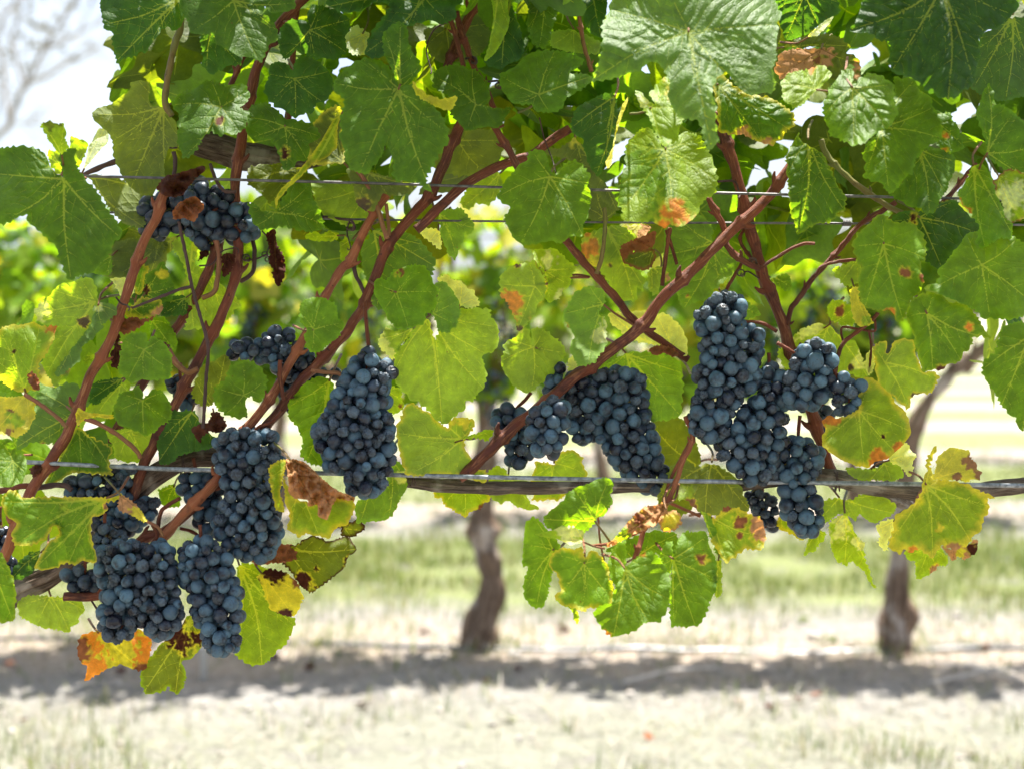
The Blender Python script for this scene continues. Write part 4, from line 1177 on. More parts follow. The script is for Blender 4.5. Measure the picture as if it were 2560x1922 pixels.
leaf(VR, 1, '1400,200;1480,180;1560,190;1640,220;1720,260;1700,330;1600,330;1480,310;1410,290', '1550,180', 1.46, 'l', b=1)
leaf(VR, 1, '1580,-60;1760,-60;1740,120;1730,240;1640,200;1600,100', '1660,-50', 1.44, 'd')
leaf(VR, 2, '-315,-30;-345,100;-380,150;-375,220;-380,310;-420,430;-440,500;-340,490;-270,470;-200,440;-150,440;-90,370;-20,400;40,500;20,600;90,720;220,740;235,830;265,910;310,905;330,850;315,740;320,640;290,560;320,480;380,430;430,510;480,560;530,585;600,565;660,575;685,520;660,430;690,350;680,280;700,200;690,130;725,100;690,40;670,-60;300,-150;-100,-150', '150,195', 1.245, 'w', '285,880;-420,480;520,570;690,150;0,-140;-330,60', sy=-.6, sx=.05, dm=.22, q=1.5, fold=.15, label='largest leaf, pale puckered green, at the top edge')  # sky sheen painted into its pale green
leaf(VR, 2, '330,640;300,570;300,480;340,440;420,520;540,590;640,590;720,640;800,700;800,760;750,800;720,850;660,890;600,880;540,850;480,820;400,825;340,800;325,740', '330,520', 1.335, 'g', '760,790;340,780;600,870;640,600', sy=-.45, q=2.0, ed='y', em=8, patch=(('480,830', 50, 't'), ('620,880', 45, 't')))
leaf(VR, 2, '710,500;760,450;840,430;900,420;960,400;1000,420;1030,450;980,510;940,550;890,590;850,640;800,665;760,640;720,600;720,540', '930,550', 1.275, 'l', '720,520;800,650;850,430;1010,430', sy=-1.0, sx=.3, q=1.2, patch=(('900,430', 22, 'r'),))
leaf(VR, 2, '1010,540;1060,480;1100,420;1160,390;1150,450;1150,530;1200,480;1250,440;1320,460;1380,500;1410,540;1400,600;1430,680;1410,740;1370,780;1320,790;1280,830;1220,880;1150,890;1060,850;1010,830;1000,760;970,700;970,640;1000,590', '1150,535', 1.265, 'm', '1160,880;1350,780;1370,520;980,700;1130,420', sy=-.85, sx=-.35, dm=.3, q=1.4)
leaf(VR, 2, '1400,470;1460,480;1530,480;1560,560;1630,600;1640,660;1680,720;1700,780;1690,860;1620,890;1570,930;1530,980;1520,1060;1470,1080;1420,1160;1370,1180;1330,1130;1280,1110;1220,1090;1230,1000;1210,950;1230,880;1280,840;1330,790;1380,740;1430,680;1400,600;1410,540', '1330,780', 1.30, 'm', '1370,1150;1680,840;1520,500;1240,1040;1640,660', sy=-.5, sx=-.1, dm=.2)
leaf(VR, 2, '1600,640;1700,690;1750,680;1760,730;1800,770;1800,830;1835,900;1780,930;1730,930;1680,900;1600,820', '1600,700', 1.33, 'g', sy=-.4, patch=(('1715,830', 26, 'r'), ('1705,930', 26, 'r')))
leaf(VR, 2, '1540,900;1640,900;1730,920;1780,960;1780,1040;1740,1100;1730,1170;1690,1200;1650,1300;1600,1310;1560,1270;1490,1260;1430,1220;1370,1190;1440,1130;1500,1060;1530,980', '1560,910', 1.325, 'g', '1620,1290;1390,1190;1760,980;1710,1180', sy=-.5, dm=.25)
leaf(VR, 2, '820,800;830,860;900,900;970,940;1000,1000;1030,1060;1060,1130;1110,1200;1110,1280;1060,1300;1020,1360;940,1370;870,1400;815,1440;800,1370;770,1290;765,1200;755,1100;750,1010;740,970;770,900;800,860', '880,850', 1.33, 'g', '820,1420;1090,1270;760,1060;1000,1010', sy=-.1, sx=.25, dm=.25, q=1.1, ed='l', em=4)
leaf(VR, 2, '1130,190;1180,120;1200,40;1230,-20;1300,-100;1700,-170;2000,-120;2180,30;2120,100;2080,140;2000,180;1940,210;1920,260;1930,350;1900,430;1890,520;1830,550;1800,600;1700,600;1600,560;1560,500;1490,470;1400,450;1370,380;1390,320;1370,250;1310,250;1280,210;1200,200', '1700,-80', 1.26, 'd', '1735,600;1150,180;1400,420;2100,80;1890,500', sy=-.35, sx=-.05, dm=.2, q=2.0, label='very large dark bluish leaf with puckered surface')
leaf(VR, 2, '870,230;920,180;980,130;1040,95;1010,150;960,200;940,220', '880,230', 1.34, 'p', sy=-.6, amp=3)
leaf(VR, 2, '680,-40;1050,-40;1080,80;1000,120;900,190;780,250;740,240;700,120', '860,-40', 1.40, 'd', q=1.6, sy=.1)
leaf(VR, 2, '720,290;800,240;900,215;1000,210;1080,230;1140,290;1100,310;1000,300;900,290', '730,290', 1.38, 'o', sy=-.2)
leaf(VR, 2, '710,320;800,300;930,300;1020,290;1080,310;1180,350;1200,400;1200,500;1100,500;1000,480;840,470;720,490;670,440', '960,300', 1.375, 't', '720,460;1180,380;860,460', patch=(('1080,400', 120, 'o'), ('940,370', 30, 'b')), q=1.6, label='faded tan leaf behind the sunlit small ones')
leaf(VR, 2, '1930,220;2100,120;2198,100;2290,300;2230,580;2080,620;1960,600;1870,540;1900,440;1920,340', '2130,90', 1.37, 'd', '2090,590;1920,300;1900,520;2250,420', b=1)
leaf(VR, 2, '2000,640;2080,640;2130,690;2198,740;2280,900;2230,1120;2100,1050;2020,1000;1970,940;1960,850;1900,700;1980,500;2020,580', '1975,935', 1.31, 'g', '1980,530;2130,700;2240,900;2200,1080', sy=.1, sx=.1)
leaf(VR, 2, '2010,1110;2060,1060;2110,1030;2198,1060;2240,1100;2210,1330;2130,1370;2090,1340;2070,1250;2030,1180', '2040,1070', 1.30, 'l', patch=(('2130,1200', 120, 'p'),), sy=-.2, q=1.5, ed='b', em=4)
leaf(VR, 2, '1790,1180;1850,1100;1880,1010;1950,1000;2010,1100;2030,1190;2080,1300;2130,1380;2120,1470;2060,1450;1990,1490;1940,1520;1900,1480;1930,1390;1870,1300;1800,1220', '1890,1010', 1.335, 'm', '1960,1510;2120,1420;1800,1190', sy=-.3, patch=(('1800,1240', 24, 'r'), ('1845,1290', 26, 'r')))
leaf(VR, 2, '1390,1320;1450,1290;1550,1290;1640,1310;1700,1220;1780,1220;1850,1300;1930,1380;1900,1480;1800,1500;1760,1560;1690,1640;1600,1600;1560,1500;1480,1420;1400,1390', '1560,1330', 1.365, 'd', '1690,1620;1910,1420;1410,1350;1750,1240', sy=.1, dm=.3, patch=(('1720,1190', 36, 'v'), ('1520,1335', 30, 'k')))
leaf(VR, 5, '1150,-20;1180,-90;1240,-130;1290,-190;1350,-205;1400,-150;1460,-160;1520,-150;1580,-90;1600,-20;1600,60;1560,110;1590,210;1560,270;1500,330;1480,400;1455,450;1420,440;1370,380;1300,380;1240,370;1200,330;1180,200;1210,120;1170,60', '1340,-25', 1.335, 'm', '1460,440;1170,-10;1330,-190;1590,60;1230,350', sy=-.4, dm=.2, patch=(('1470,150', 40, 'b'), ('1590,185', 32, 'b'), ('1380,400', 30, 'r')), ed='l', em=5)
leaf(VR, 5, '1620,250;1690,170;1660,150;1720,90;1800,-20;1860,-100;1930,-90;1945,0;1960,-20;2000,-110;2100,-90;2198,-30;2290,150;2250,400;2120,440;2000,430;1960,440;1900,380;1800,330;1700,290', '1940,105', 1.325, 'm', '1990,430;1640,250;2240,330;1850,-80;2150,-50', sy=-.4, dm=.25)
leaf(VR, 5, '1500,330;1550,290;1620,270;1700,290;1750,330;1830,340;1900,400;1940,470;2000,560;1940,540;1890,540;1880,600;1820,650;1800,700;1740,710;1690,750;1640,740;1580,770;1560,680;1530,590;1520,500;1480,430', '1605,400', 1.305, 'm', '1640,740;1980,550;1500,420;1810,680;1640,280', sy=-.3, ed='l', em=6, patch=(('1865,485', 28, 'r'), ('1700,745', 30, 'v')))
leaf(VR, 5, '1275,600;1330,570;1360,570;1350,650;1380,640;1400,570;1460,550;1530,570;1540,650;1580,760;1640,750;1680,780;1660,840;1620,890;1540,890;1510,910;1490,990;1440,950;1400,900;1330,870;1300,800;1290,700', '1350,700', 1.41, 'l', '1490,970;1660,800;1290,620;1460,560', b=1, sy=-.15, ed='y', em=6, patch=(('1530,895', 25, 'v'),))
leaf(VR, 5, '1220,790;1270,790;1340,850;1390,900;1420,960;1470,990;1500,1060;1510,1130;1470,1190;1420,1240;1360,1290;1290,1300;1250,1340;1170,1330;1100,1300;1030,1260;970,1210;960,1160;990,1100;960,1060;1000,1020;1060,1040;1130,1020;1190,980;1180,900;1240,850', '1190,990', 1.36, 'l', '1220,1320;1490,1110;970,1180;1270,810;1400,1230', sy=-.35, dm=.2, ed='y', em=13, patch=(('1320,1275', 62, 'r'), ('1010,1030', 55, 'r'), ('1420,1215', 30, 'r'), ('1340,1150', 18, 'k')), amp=4, label='round yellowing leaf with rust-red scorched edge beside the biggest bunch')
leaf(VR, 'A', '1280,580;1300,520;1320,460;1310,380;1340,300;1380,230;1410,225;1390,300;1360,360;1340,430;1370,480;1370,550;1480,550;1620,570;1740,610;1800,650;1940,700;1940,725;1870,715;1890,780;1885,850;1840,900;1830,960;1800,1030;1740,1060;1720,1120;1640,1180;1540,1190;1450,1150;1430,1180;1400,1230;1370,1270;1300,1220;1230,1180;1190,1220;1120,1190;1060,1230;1000,1210;960,1130;1000,1030;1020,950;1010,890;1080,840;1160,800;1240,710;1270,640', '1310,590', 1.345, 'l', '1370,1250;1720,1110;1880,790;980,1120;1390,240', sy=-.3, dm=.15, ed='y', em=16, patch=(('1560,1170', 60, 't'), ('1440,1000', 60, 'y'), ('1190,1200', 40, 'r')), q=1.0, label='big mottled yellow leaf hanging over the woody arm')
leaf(VR, 'A', '1110,1200;1200,1170;1260,1180;1380,1270;1430,1170;1520,1270;1490,1340;1420,1330;1380,1400;1300,1440;1220,1470;1210,1380;1210,1290;1160,1300;1120,1260', '1330,1180', 1.38, 'l', patch=(('1390,1370', 40, 't'),))
leaf(VR, 'A', '1440,1150;1540,1190;1700,1150;1760,1090;1800,1120;1760,1230;1690,1270;1660,1290;1600,1240;1560,1300;1520,1240', '1560,1160', 1.375, 't', patch=(('1740,1190', 60, 'k'), ('1630,1220', 60, 'y')))
leaf(VR, 'A', '1360,545;1390,460;1400,370;1470,280;1580,255;1620,265;1715,280;1715,350;1775,390;1780,450;1820,470;1810,560;1780,550;1720,540;1680,575;1600,545;1480,555', '1370,545', 1.37, 'y', '1600,270;1770,450;1410,380', sy=.15, b=1, patch=(('1730,390', 75, 'b'), ('1600,530', 42, 'b'), ('1810,510', 40, 'b')), label='upright yellow lobe with torn red-brown rim')
leaf(VR, 'A', '290,950;330,860;350,740;430,720;500,715;560,730;640,730;700,680;800,670;900,690;1035,780;1020,840;980,880;920,900;840,960;740,890;690,860;660,920;600,900;540,860;480,870;400,940', '510,712', 1.43, 'l', '990,850;310,930;640,900;840,690', b=1)
leaf(VR, 'A', '415,940;540,860;600,900;640,1000;700,1100;740,1130;745,1280;820,1490;865,1550;820,1540;740,1390;620,1290;570,1340;490,1290;450,1220;430,1150;430,1080;410,1020', '560,850', 1.41, 'l', '850,1545;560,1330;430,1000', sy=-.8, sx=-.4, patch=(('520,980', 130, 'p'), ('700,1150', 80, 'p')))  # pale patches paint the sunlit top of the leaf
leaf(VR, 'A', '840,990;920,920;1010,910;1030,950;990,1050;950,1120;960,1190;930,1210;860,1140;890,1060', '1010,930', 1.40, 'p', sy=-1.1, sx=.2)
leaf(VR, 'A', '180,1250;200,1180;230,1100;300,1000;400,1040;340,1120;280,1210;220,1220', '320,1020', 1.41, 'l', sx=.6)
leaf(VR, 'A', '960,320;1060,250;1110,190;1150,240;1190,290;1220,330;1180,390;1200,480;1140,520;1110,460;1060,430;980,380', '970,370', 1.405, 'p', sy=-1.2, sx=-.3)  # overexposed sunlit white given as leaf colour
leaf(VR, 'A', '560,430;700,450;850,450;930,380;1000,380;1070,430;1110,480;1090,530;1000,560;850,550;700,560;600,500', '930,400', 1.42, 'l', b=1)
leaf(VR, 'A', '-40,880;60,900;150,1000;200,1080;160,1110;60,1040;-40,1010;-80,940', '-20,890', 1.44, 'l', ed='y', em=8)
leaf(VR, 5, '1950,690;2020,640;2060,480;2198,440;2280,600;2260,900;2198,1115;2160,1100;2150,1040;2100,1000;2060,960;2030,900;1970,820;1940,760', '2230,540', 1.30, 'm', '2190,1100;1960,730;2060,960', sy=-.2, sx=.1)
leaf(VR, 5, '690,630;750,590;790,540;850,490;930,465;1010,470;1060,520;1100,560;1150,560;1190,620;1220,700;1250,780;1200,800;1150,770;1060,760;900,740;800,760;720,720', '1010,470', 1.43, 'l', '1240,780;720,680;900,730', b=1, sy=-.5, patch=(('880,490', 80, 'p'), ('1190,700', 60, 'p'), ('1140,725', 20, 'k')))
leaf(VR, 5, '995,370;1020,320;1070,310;1110,340;1170,370;1180,430;1150,480;1090,470;1030,450;1000,410', '1020,460', 1.42, 'l', patch=(('1070,390', 34, 'b'),), sy=-.4)
leaf(VR, 5, '1130,260;1170,230;1200,260;1190,300;1250,400;1280,460;1240,480;1180,470;1150,420', '1160,240', 1.40, 'y', patch=(('1230,440', 30, 'l'),), b=1)
leaf(VR, 5, '1260,620;1290,600;1290,700;1280,760;1230,790;1210,720', '1270,610', 1.425, 'p')
leaf(VR, 5, '1030,130;1200,60;1210,140;1180,220;1110,240;1060,190', '1190,70', 1.42, 'l', b=1)
leaf(VR, 5, '640,190;760,150;780,250;740,260;690,230', '650,180', 1.445, 'm')
leaf(VR, 5, '400,290;480,290;520,340;570,370;590,410;500,440;420,420', '410,320', 1.435, 'm', b=1)
# upper middle
leaf(VR, 1, '1270,930;1330,910;1390,940;1400,1040;1440,1060;1490,1000;1560,975;1620,1030;1650,1080;1630,1130;1660,1200;1650,1240;1640,1300;1610,1370;1600,1450;1540,1440;1470,1490;1400,1470;1330,1490;1240,1500;1190,1470;1150,1400;1120,1330;1170,1270;1080,1220;1100,1160;1180,1050;1220,1010;1270,970', '1405,1080', 1.325, 'm', '1230,1480;1600,1430;1110,1190;1640,1120;1300,930', sy=-.4, dm=.2, label='large even green leaf in front of both thin wires')
leaf(VR, 1, '1530,760;1560,660;1650,610;1720,580;1780,570;1810,600;1820,680;1845,640;1850,700;1800,800;1790,900;1780,1000;1740,980;1720,1050;1690,1080;1640,1000;1610,900;1600,840;1540,810', '1800,590', 1.35, 'd', '1690,1060;1550,770;1750,980', sx=.2)
leaf(VR, 1, '1880,590;1845,640;1810,760;1790,900;1740,1000;1760,1035;1780,1000;1800,850;1830,750;1880,620', '1875,600', 1.34, 'y', sx=.9, amp=3, pet='')
leaf(VR, 1, '1300,920;1480,900;1550,840;1620,900;1650,960;1690,1060;1720,1110;1800,1200;1830,1300;1740,1240;1650,1150;1560,980;1430,960', '1560,850', 1.43, 'o', '1810,1280;1320,920;1620,1080', b=1, patch=(('1560,860', 50, 'y'),))
leaf(VR, 1, '1920,550;1960,560;2000,620;2050,640;2010,580;2070,500;2180,430;2230,620;2260,700;2200,750;2198,860;2090,900;2060,830;2000,700;1950,640', '2020,660', 1.265, 'l', '2090,880;1930,560;2170,460;2240,680', sy=-.9, sx=-.2, dm=.3, patch=(('1960,620', 40, 'p'), ('2160,560', 90, 'y')))  # white and yellow patches paint sunlight on the blade
leaf(VR, 1, '1880,860;1960,790;2000,770;2060,830;2100,920;2150,850;2230,810;2310,820;2360,890;2400,980;2420,1060;2430,1110;2410,1190;2360,1210;2320,1260;2310,1310;2250,1360;2198,1390;2130,1370;2100,1400;2030,1350;1970,1360;1900,1350;1830,1340;1850,1290;1820,1240;1825,1170;1840,1080;1870,1000;1860,930', '2110,915', 1.285, 'l', '2150,1380;1850,1290;2410,1100;1890,870;2320,850', sy=-.6, sx=-.1, dm=.2, patch=(('2170,1300', 90, 'r'), ('2100,1370', 40, 'r'), ('2095,1195', 15, 'r'), ('1980,1100', 190, 'm')), label='half sunlit leaf with orange-red scorched tip')  # large green patch paints the half out of the sun
leaf(VR, 'C', '960,590;1000,600;1210,600;1170,680;1100,730;1060,690;1010,640', '1100,600', 1.345, 't', patch=(('1060,630', 70, 'y'),), pet='')
leaf(VR, 'C', '1330,640;1400,560;1470,510;1650,510;1740,560;1775,620;1770,740;1810,780;1900,800;2010,900;2000,950;1950,1060;1850,1150;1800,1190;1700,1290;1620,1310;1560,1340;1500,1380;1460,1280;1450,1240;1370,1130;1310,1010;1330,900', '1785,770', 1.465, 'm', '1510,1370;1320,880;1980,920;1480,560;1840,1150', b=1, sy=-.05, patch=(('1540,1260', 22, 'b'),))
leaf(VR, 'C', '600,680;740,640;870,600;960,620;1060,720;1060,800;960,880;950,940;1100,1030;1160,1110;1130,1220;1080,1160;1090,1250;1060,1310;980,1290;920,1310;900,1250;850,1200;820,1130;760,1050;700,1000;640,970;580,860;560,760', '760,560', 1.46, 'l', '1050,1300;590,850;1050,760;1130,1160', b=1, sy=-.1, patch=(('640,830', 100, 'r'), ('700,960', 90, 'y'), ('830,970', 22, 'k')), label='yellow-green leaf with bright orange burnt edge')
leaf(VR, 'C', '930,790;1050,740;1150,690;1240,650;1250,700;1230,800;1150,830;1050,840;1000,900;950,940;925,880', '1240,830', 1.445, 'b', wave=2, q=2, pet='')
leaf(VR, 'C', '950,940;1000,860;1100,830;1230,820;1260,900;1200,990;1190,1020;1050,1000', '1240,830', 1.44, 'o', '960,940;1190,1000', ed='b', em=6, pet='1240,825;1290,870;1305,960;1290,1010')
leaf(VR, 'C', '1180,1020;1280,980;1380,1060;1370,1110;1290,1170;1280,1250;1230,1250;1180,1180', '1210,990', 1.45, 'l', b=1, patch=(('1370,1080', 40, 't'),))
leaf(VR, 'C', '600,320;620,240;760,180;850,330;900,470;800,560;640,560;590,450', '780,540', 1.45, 'o', '700,210;880,470;610,430', b=1, pet='780,540;770,700;750,950;715,1080')
leaf(VR, 'C', '110,830;200,820;330,830;400,880;440,930;520,980;490,1050;460,1090;470,1150;410,1190;350,1300;250,1310;220,1270;260,1180;240,1060;160,960', '230,1020', 1.425, 'l', '500,1000;130,840;280,1290;460,1150', sy=-.5, patch=(('270,930', 80, 'p'), ('370,1250', 50, 'p')), pet='230,1020;330,1080;520,1060;640,1080')
leaf(VR, 4, '1095,190;1130,140;1190,100;1240,100;1300,75;1340,150;1370,170;1380,230;1370,310;1330,350;1320,400;1280,440;1250,490;1210,510;1190,480;1200,440;1180,420;1150,340;1100,290', '1310,235', 1.41, 'l', '1205,500;1100,220;1280,90;1360,300', b=1, patch=(('1170,345', 85, 'r'), ('1210,505', 26, 'v'), ('1205,100', 16, 'v')), pet='1310,235;1400,215;1500,185;1640,180', label='yellow-green leaf with a folded orange corner')
leaf(VR, 4, '1100,690;1130,620;1120,590;1200,540;1240,510;1280,500;1290,560;1300,600;1290,500;1330,485;1390,510;1440,550;1490,600;1505,650;1470,690;1430,760;1400,800;1340,830;1300,870;1250,890;1200,850;1150,800;1120,750', '1305,605', 1.42, 'l', '1290,870;1110,690;1490,640;1360,500;1180,560', b=1, sy=-.15, pet='1305,605;1380,640;1440,690;1480,770')
leaf(VR, 4, '1480,400;1530,320;1560,270;1640,230;1730,250;1740,330;1700,400;1740,430;1750,500;1750,600;1700,660;1680,700;1580,730;1560,690;1520,620;1560,530;1510,480', '1730,345', 1.415, 'm', '1640,700;1500,400;1650,240;1740,560', b=1, patch=(('1720,520', 70, 'p'), ('1500,480', 16, 'b')), pet='1730,345;1800,400;1880,450;1930,480')
leaf(VR, 4, '1760,400;1800,390;1900,390;1980,380;2040,400;2110,400;2198,470;2240,560;2250,660;2198,660;2120,600;1950,580;1850,520;1770,460', '2180,660', 1.445, 'p', '1780,410;2050,400;1860,520', sy=-1.1, q=1.2)
leaf(VR, 4, '2000,620;2080,590;2150,610;2200,650;2160,670;2090,640;2040,660', '2190,650', 1.43, 'b', wave=3, q=2, pet='')
leaf(VR, 4, '1720,730;1800,680;1880,640;2000,630;2198,680;2220,850;2198,1030;2100,1050;2020,1060;2000,960;1960,850;1900,760', '1870,645', 1.46, 'm', '2190,1010;1740,740;2200,760;2020,1040', b=1, q=.9)
leaf(VR, 4, '1510,690;1560,640;1640,690;1680,690;1700,730;1600,740;1520,760', '1660,680', 1.44, 'p', b=1)
leaf(VR, 4, '2000,1050;2198,1020;2290,1150;2330,1300;2250,1400;2300,1560;2200,1640;2080,1600;2040,1450;2100,1300', '2290,1320', 1.475, 'o', '2030,1080;2080,1580;2250,1600', b=1)
leaf(VR, 4, '1020,1370;1080,1330;1120,1340;1160,1400;1250,1410;1280,1430;1260,1500;1290,1560;1340,1590;1280,1600;1200,1580;1160,1540;1100,1560;1040,1520;1030,1440', '1150,1380', 1.445, 'l', '1320,1590;1040,1400;1060,1520', b=1)
leaf(VR, 4, '1280,1400;1320,1340;1310,1300;1400,1310;1420,1330;1480,1240;1540,1230;1610,1280;1600,1310;1640,1390;1500,1500;1450,1550;1400,1530;1370,1540;1290,1540;1330,1450', '1430,1310', 1.45, 'l', '1410,1530;1290,1400;1630,1390;1560,1240', b=1, ed='y', em=6)
# hanging shoot
leaf(VR, 7, '630,350;680,300;740,260;770,200;830,170;900,150;960,110;1030,105;1060,160;1040,200;1060,240;1020,310;960,360;900,430;870,440;800,390;700,440;640,400', '945,370', 1.295, 'm', '1030,120;640,360;820,180;1050,240', sy=.1, sx=.1)
leaf(VR, 7, '500,640;510,500;520,380;570,345;620,370;650,420;700,470;740,530;720,600;680,700;660,820;630,900;580,900;520,850;505,760;540,640;510,650', '690,545', 1.31, 'm', '590,890;510,520;580,360;530,780', sx=-.3, sy=-.25)
leaf(VR, 7, '570,450;680,430;740,400;830,365;860,380;880,450;870,500;800,520;720,480;640,470', '880,500', 1.285, 'l', sy=-1.1, amp=3, patch=(('800,430', 110, 'p'),))  # pale patch stands for sunlight on its face
leaf(VR, 7, '690,560;750,530;820,545;870,520;880,600;930,540;990,590;1030,650;1030,720;1060,760;1050,900;1000,910;960,900;900,900;880,930;820,900;760,890;690,830;740,800;720,700;660,640', '880,630', 1.285, 'm', '860,920;1050,840;700,580;700,830;1000,600', sy=-.35, ed='y', em=9, dm=.15)
leaf(VR, 7, '930,930;960,890;1050,870;1060,800;1130,660;1200,590;1270,550;1310,560;1360,620;1400,700;1415,850;1380,920;1340,990;1250,990;1190,1040;1090,1080;1030,1070;970,1000', '1130,660', 1.28, 'm', '1060,1070;1410,850;1280,560;1280,990', sy=-.3, dm=.15, patch=(('1020,1060', 22, 'r'), ('1240,568', 16, 'r')), label='lowest rounded leaf of the hanging shoot')
leaf(VR, 7, '1020,640;1060,520;1130,490;1140,560;1130,660;1080,780;1050,740', '1130,660', 1.30, 'm', '1050,540;1070,760', sx=-.6, pet='')
leaf(VR, 7, '1410,1020;1400,900;1410,750;1420,600;1450,500;1490,430;1560,440;1630,440;1650,550;1690,600;1690,780;1650,850;1630,930;1580,1010;1500,1020;1450,1010', '1425,600', 1.305, 'm', '1560,1010;1630,460;1680,720;1430,980', sx=.2, sy=-.2, patch=(('1600,600', 36, 'b'),))
leaf(VR, 7, '1340,590;1380,490;1420,500;1425,650;1400,700;1360,620', '1420,600', 1.31, 'm', sx=-.7, pet='')
leaf(VR, 7, '1590,310;1660,340;1680,360;1740,280;1830,290;1890,330;1960,350;1990,450;1990,500;1960,550;1860,540;1800,590;1740,630;1700,560;1650,480;1640,380', '1660,350', 1.335, 'l', '1980,470;1760,620;1830,300', ed='y', em=12, patch=(('1950,420', 60, 't'), ('1830,380', 46, 'b'), ('1830,460', 24, 'b'), ('1750,290', 30, 'b')), q=1.2, label='yellowing leaf with pink-brown crisped end on the hanging shoot')
leaf(VR, 7, '1340,380;1360,320;1430,300;1470,340;1470,390;1440,420;1390,440;1350,420', '1380,300', 1.33, 'y', ed='t', em=6, q=1.5)
leaf(VR, 7, '1000,530;1080,460;1180,340;1260,280;1350,260;1400,270;1380,330;1300,400;1150,470;1060,520', '1390,270', 1.345, 't', wave=2.5, q=2, patch=(('1110,460', 60, 'l'), ('1210,370', 50, 'b')), label='withered pinkish brown leaf at the top of the hanging shoot')
leaf(VR, 7, '1320,250;1400,50;1480,-30;1560,40;1640,20;1700,30;1800,100;1900,300;1800,350;1600,330;1500,240', '1660,10', 1.42, 'o', '1340,230;1880,290;1620,320', b=1, patch=(('1500,230', 90, 'l'), ('1540,260', 40, 'b')))
leaf(VR, 7, '1590,305;1640,330;1690,430;1730,600;1690,580;1650,460', '1600,310', 1.325, 'm', sx=.7, pet='')
leaf(VR, 7, '1000,550;1150,480;1300,430;1450,440;1450,600;1300,560;1180,600;1060,560', '1180,600', 1.36, 'm')
leaf(VR, 7, '700,850;760,820;830,900;850,930;840,1000;820,980;810,920', '830,890', 1.31, 'l', sx=.6, pet='')
leaf(VR, 7, '1660,620;1720,600;1720,800;1690,850;1665,780', '1700,610', 1.32, 'l', sx=.7)
# ------------------------------------------------------------------ bunches of grapes
bunch(0, '810,1340;870,1220;960,1180;1100,1160;1200,1080;1300,1120;1450,1200;1540,1260;1590,1400;1560,1470;1430,1490;1350,1480;1280,1560;1200,1500;1100,1420;960,1470;880,1430', 1.43,
      'glossy dark bunch above all the others, hidden behind shrivelled brown leaves under the upper wire', 19.5, .05, .75, .8, '1130,1060;1150,1140', 1)
bunch(3, '1380,640;1410,560;1560,560;1640,490;1700,465;1790,500;1850,600;1930,650;1920,750;1830,840;1740,800;1640,720;1500,690;1400,680', 1.425,
      'short dark bunch lying sideways under a bright green leaf, crossed by an orange cane', 17.5, .15, .4, .8, '1705,850;1700,720;1690,640', 2)
bunch(3, '1680,690;1960,700;2070,740;2080,800;2010,810;1940,900;1850,1000;1760,1000;1690,900', 1.45,
      'shaded loose bunch between two canes, just below the sideways bunch', 16.5, .15, .6, .7, '1730,690;1760,740', 3)
bunch(4, '140,760;200,670;270,610;330,600;370,660;440,690;480,760;430,820;430,960;450,1050;460,1200;470,1290;440,1360;390,1500;260,1540;160,1500;130,1380;30,1360;20,1270;-60,1180;-70,1120;20,990;60,900;100,820', 1.37,
      'long pale-blue bunch with the dried tan leaf at its lower tip', 18, .28, .08, .9, '275,360;285,500;295,650', 4)
bunch(3, '1310,1160;1420,1080;1560,1090;1680,1110;1720,1200;1735,1330;1720,1480;1725,1750;1700,1840;1630,1910;1560,1920;1440,1900;1370,1830;1290,1700;1370,1500;1330,1380;1290,1270', 1.385,
      'wide wrinkled bunch in front of the broken old arm, left of the dried tan leaf', 18, .36, .1, .9, '1720,990;1660,1060;1560,1110', 5)
bunch(3, '1080,1380;1200,1360;1330,1370;1370,1440;1380,1600;1350,1700;1320,1780;1240,1740;1190,1700;1170,1560;1090,1500', 1.415,
      'smooth shaded bunch behind a slanting cane, tucked beside the wide wrinkled one', 18, .1, .45, .8, '1180,1280;1200,1370', 6)
bunch(6, '590,430;720,340;850,380;1000,350;1070,400;1080,560;1110,700;1130,830;1080,930;980,990;900,950;850,880;800,970;680,1010;620,960;600,820;620,650;580,550', 1.365,
      'broad bunch with two lower ends, hanging over the orange leaf', 18.5, .28, .08, .9, '930,270;960,340;900,420', 7, maxr=85)
bunch(6, '1080,400;1180,350;1290,340;1400,450;1440,560;1480,680;1490,780;1470,900;1480,1030;1420,1070;1300,1080;1250,1030;1210,930;1160,800;1150,700;1080,560', 1.36,
      'narrow tapering bunch reaching lowest of all, against a large yellow-green leaf', 18, .16, .1, .9, '1220,270;1230,360', 8)
bunch(3, '370,1480;440,1370;600,1370;700,1310;840,1320;840,1400;780,1460;830,1530;960,1500;975,1600;940,1660;860,1740;780,1760;700,1780;640,1690;560,1640;460,1560', 1.42,
      'bunch behind the flat lobed leaf with the grey arm passing over it', 18.5, .2, .35, .8, '640,1290;660,1370', 9)
bunch(6, '560,240;680,270;800,340;760,420;680,450;650,560;600,560;560,450', 1.385,
      'small group of grapes between the flat lobed leaf and the broad two-ended bunch', 17.5, .25, .3, .8, '640,200;640,260', 10)
bunch(6, '340,560;450,510;560,540;640,600;650,660;560,710;450,690;380,640', 1.405,
      'small glossy bunch under the flat lobed leaf, resting on the old bark', 18, .1, .7, .8, '520,480;520,540', 11)
bunch(3, '990,810;1090,760;1180,850;1230,930;1215,1000;1120,990;1030,890', 1.455,
      'few very dark grapes behind a cane, between two small bright leaves', 18.5, .0, .9, .8, '1100,700;1100,780', 12)
bunch(4, '1040,1030;1080,980;1160,940;1230,970;1310,1010;1330,1150;1320,1270;1230,1350;1160,1350;1110,1290;1130,1200;1070,1150', 1.43,
      'dark end of grapes behind the lower end of the long red-brown diagonal cane', 18.5, .05, .6, .8, '1290,880;1250,930;1200,980', 13)
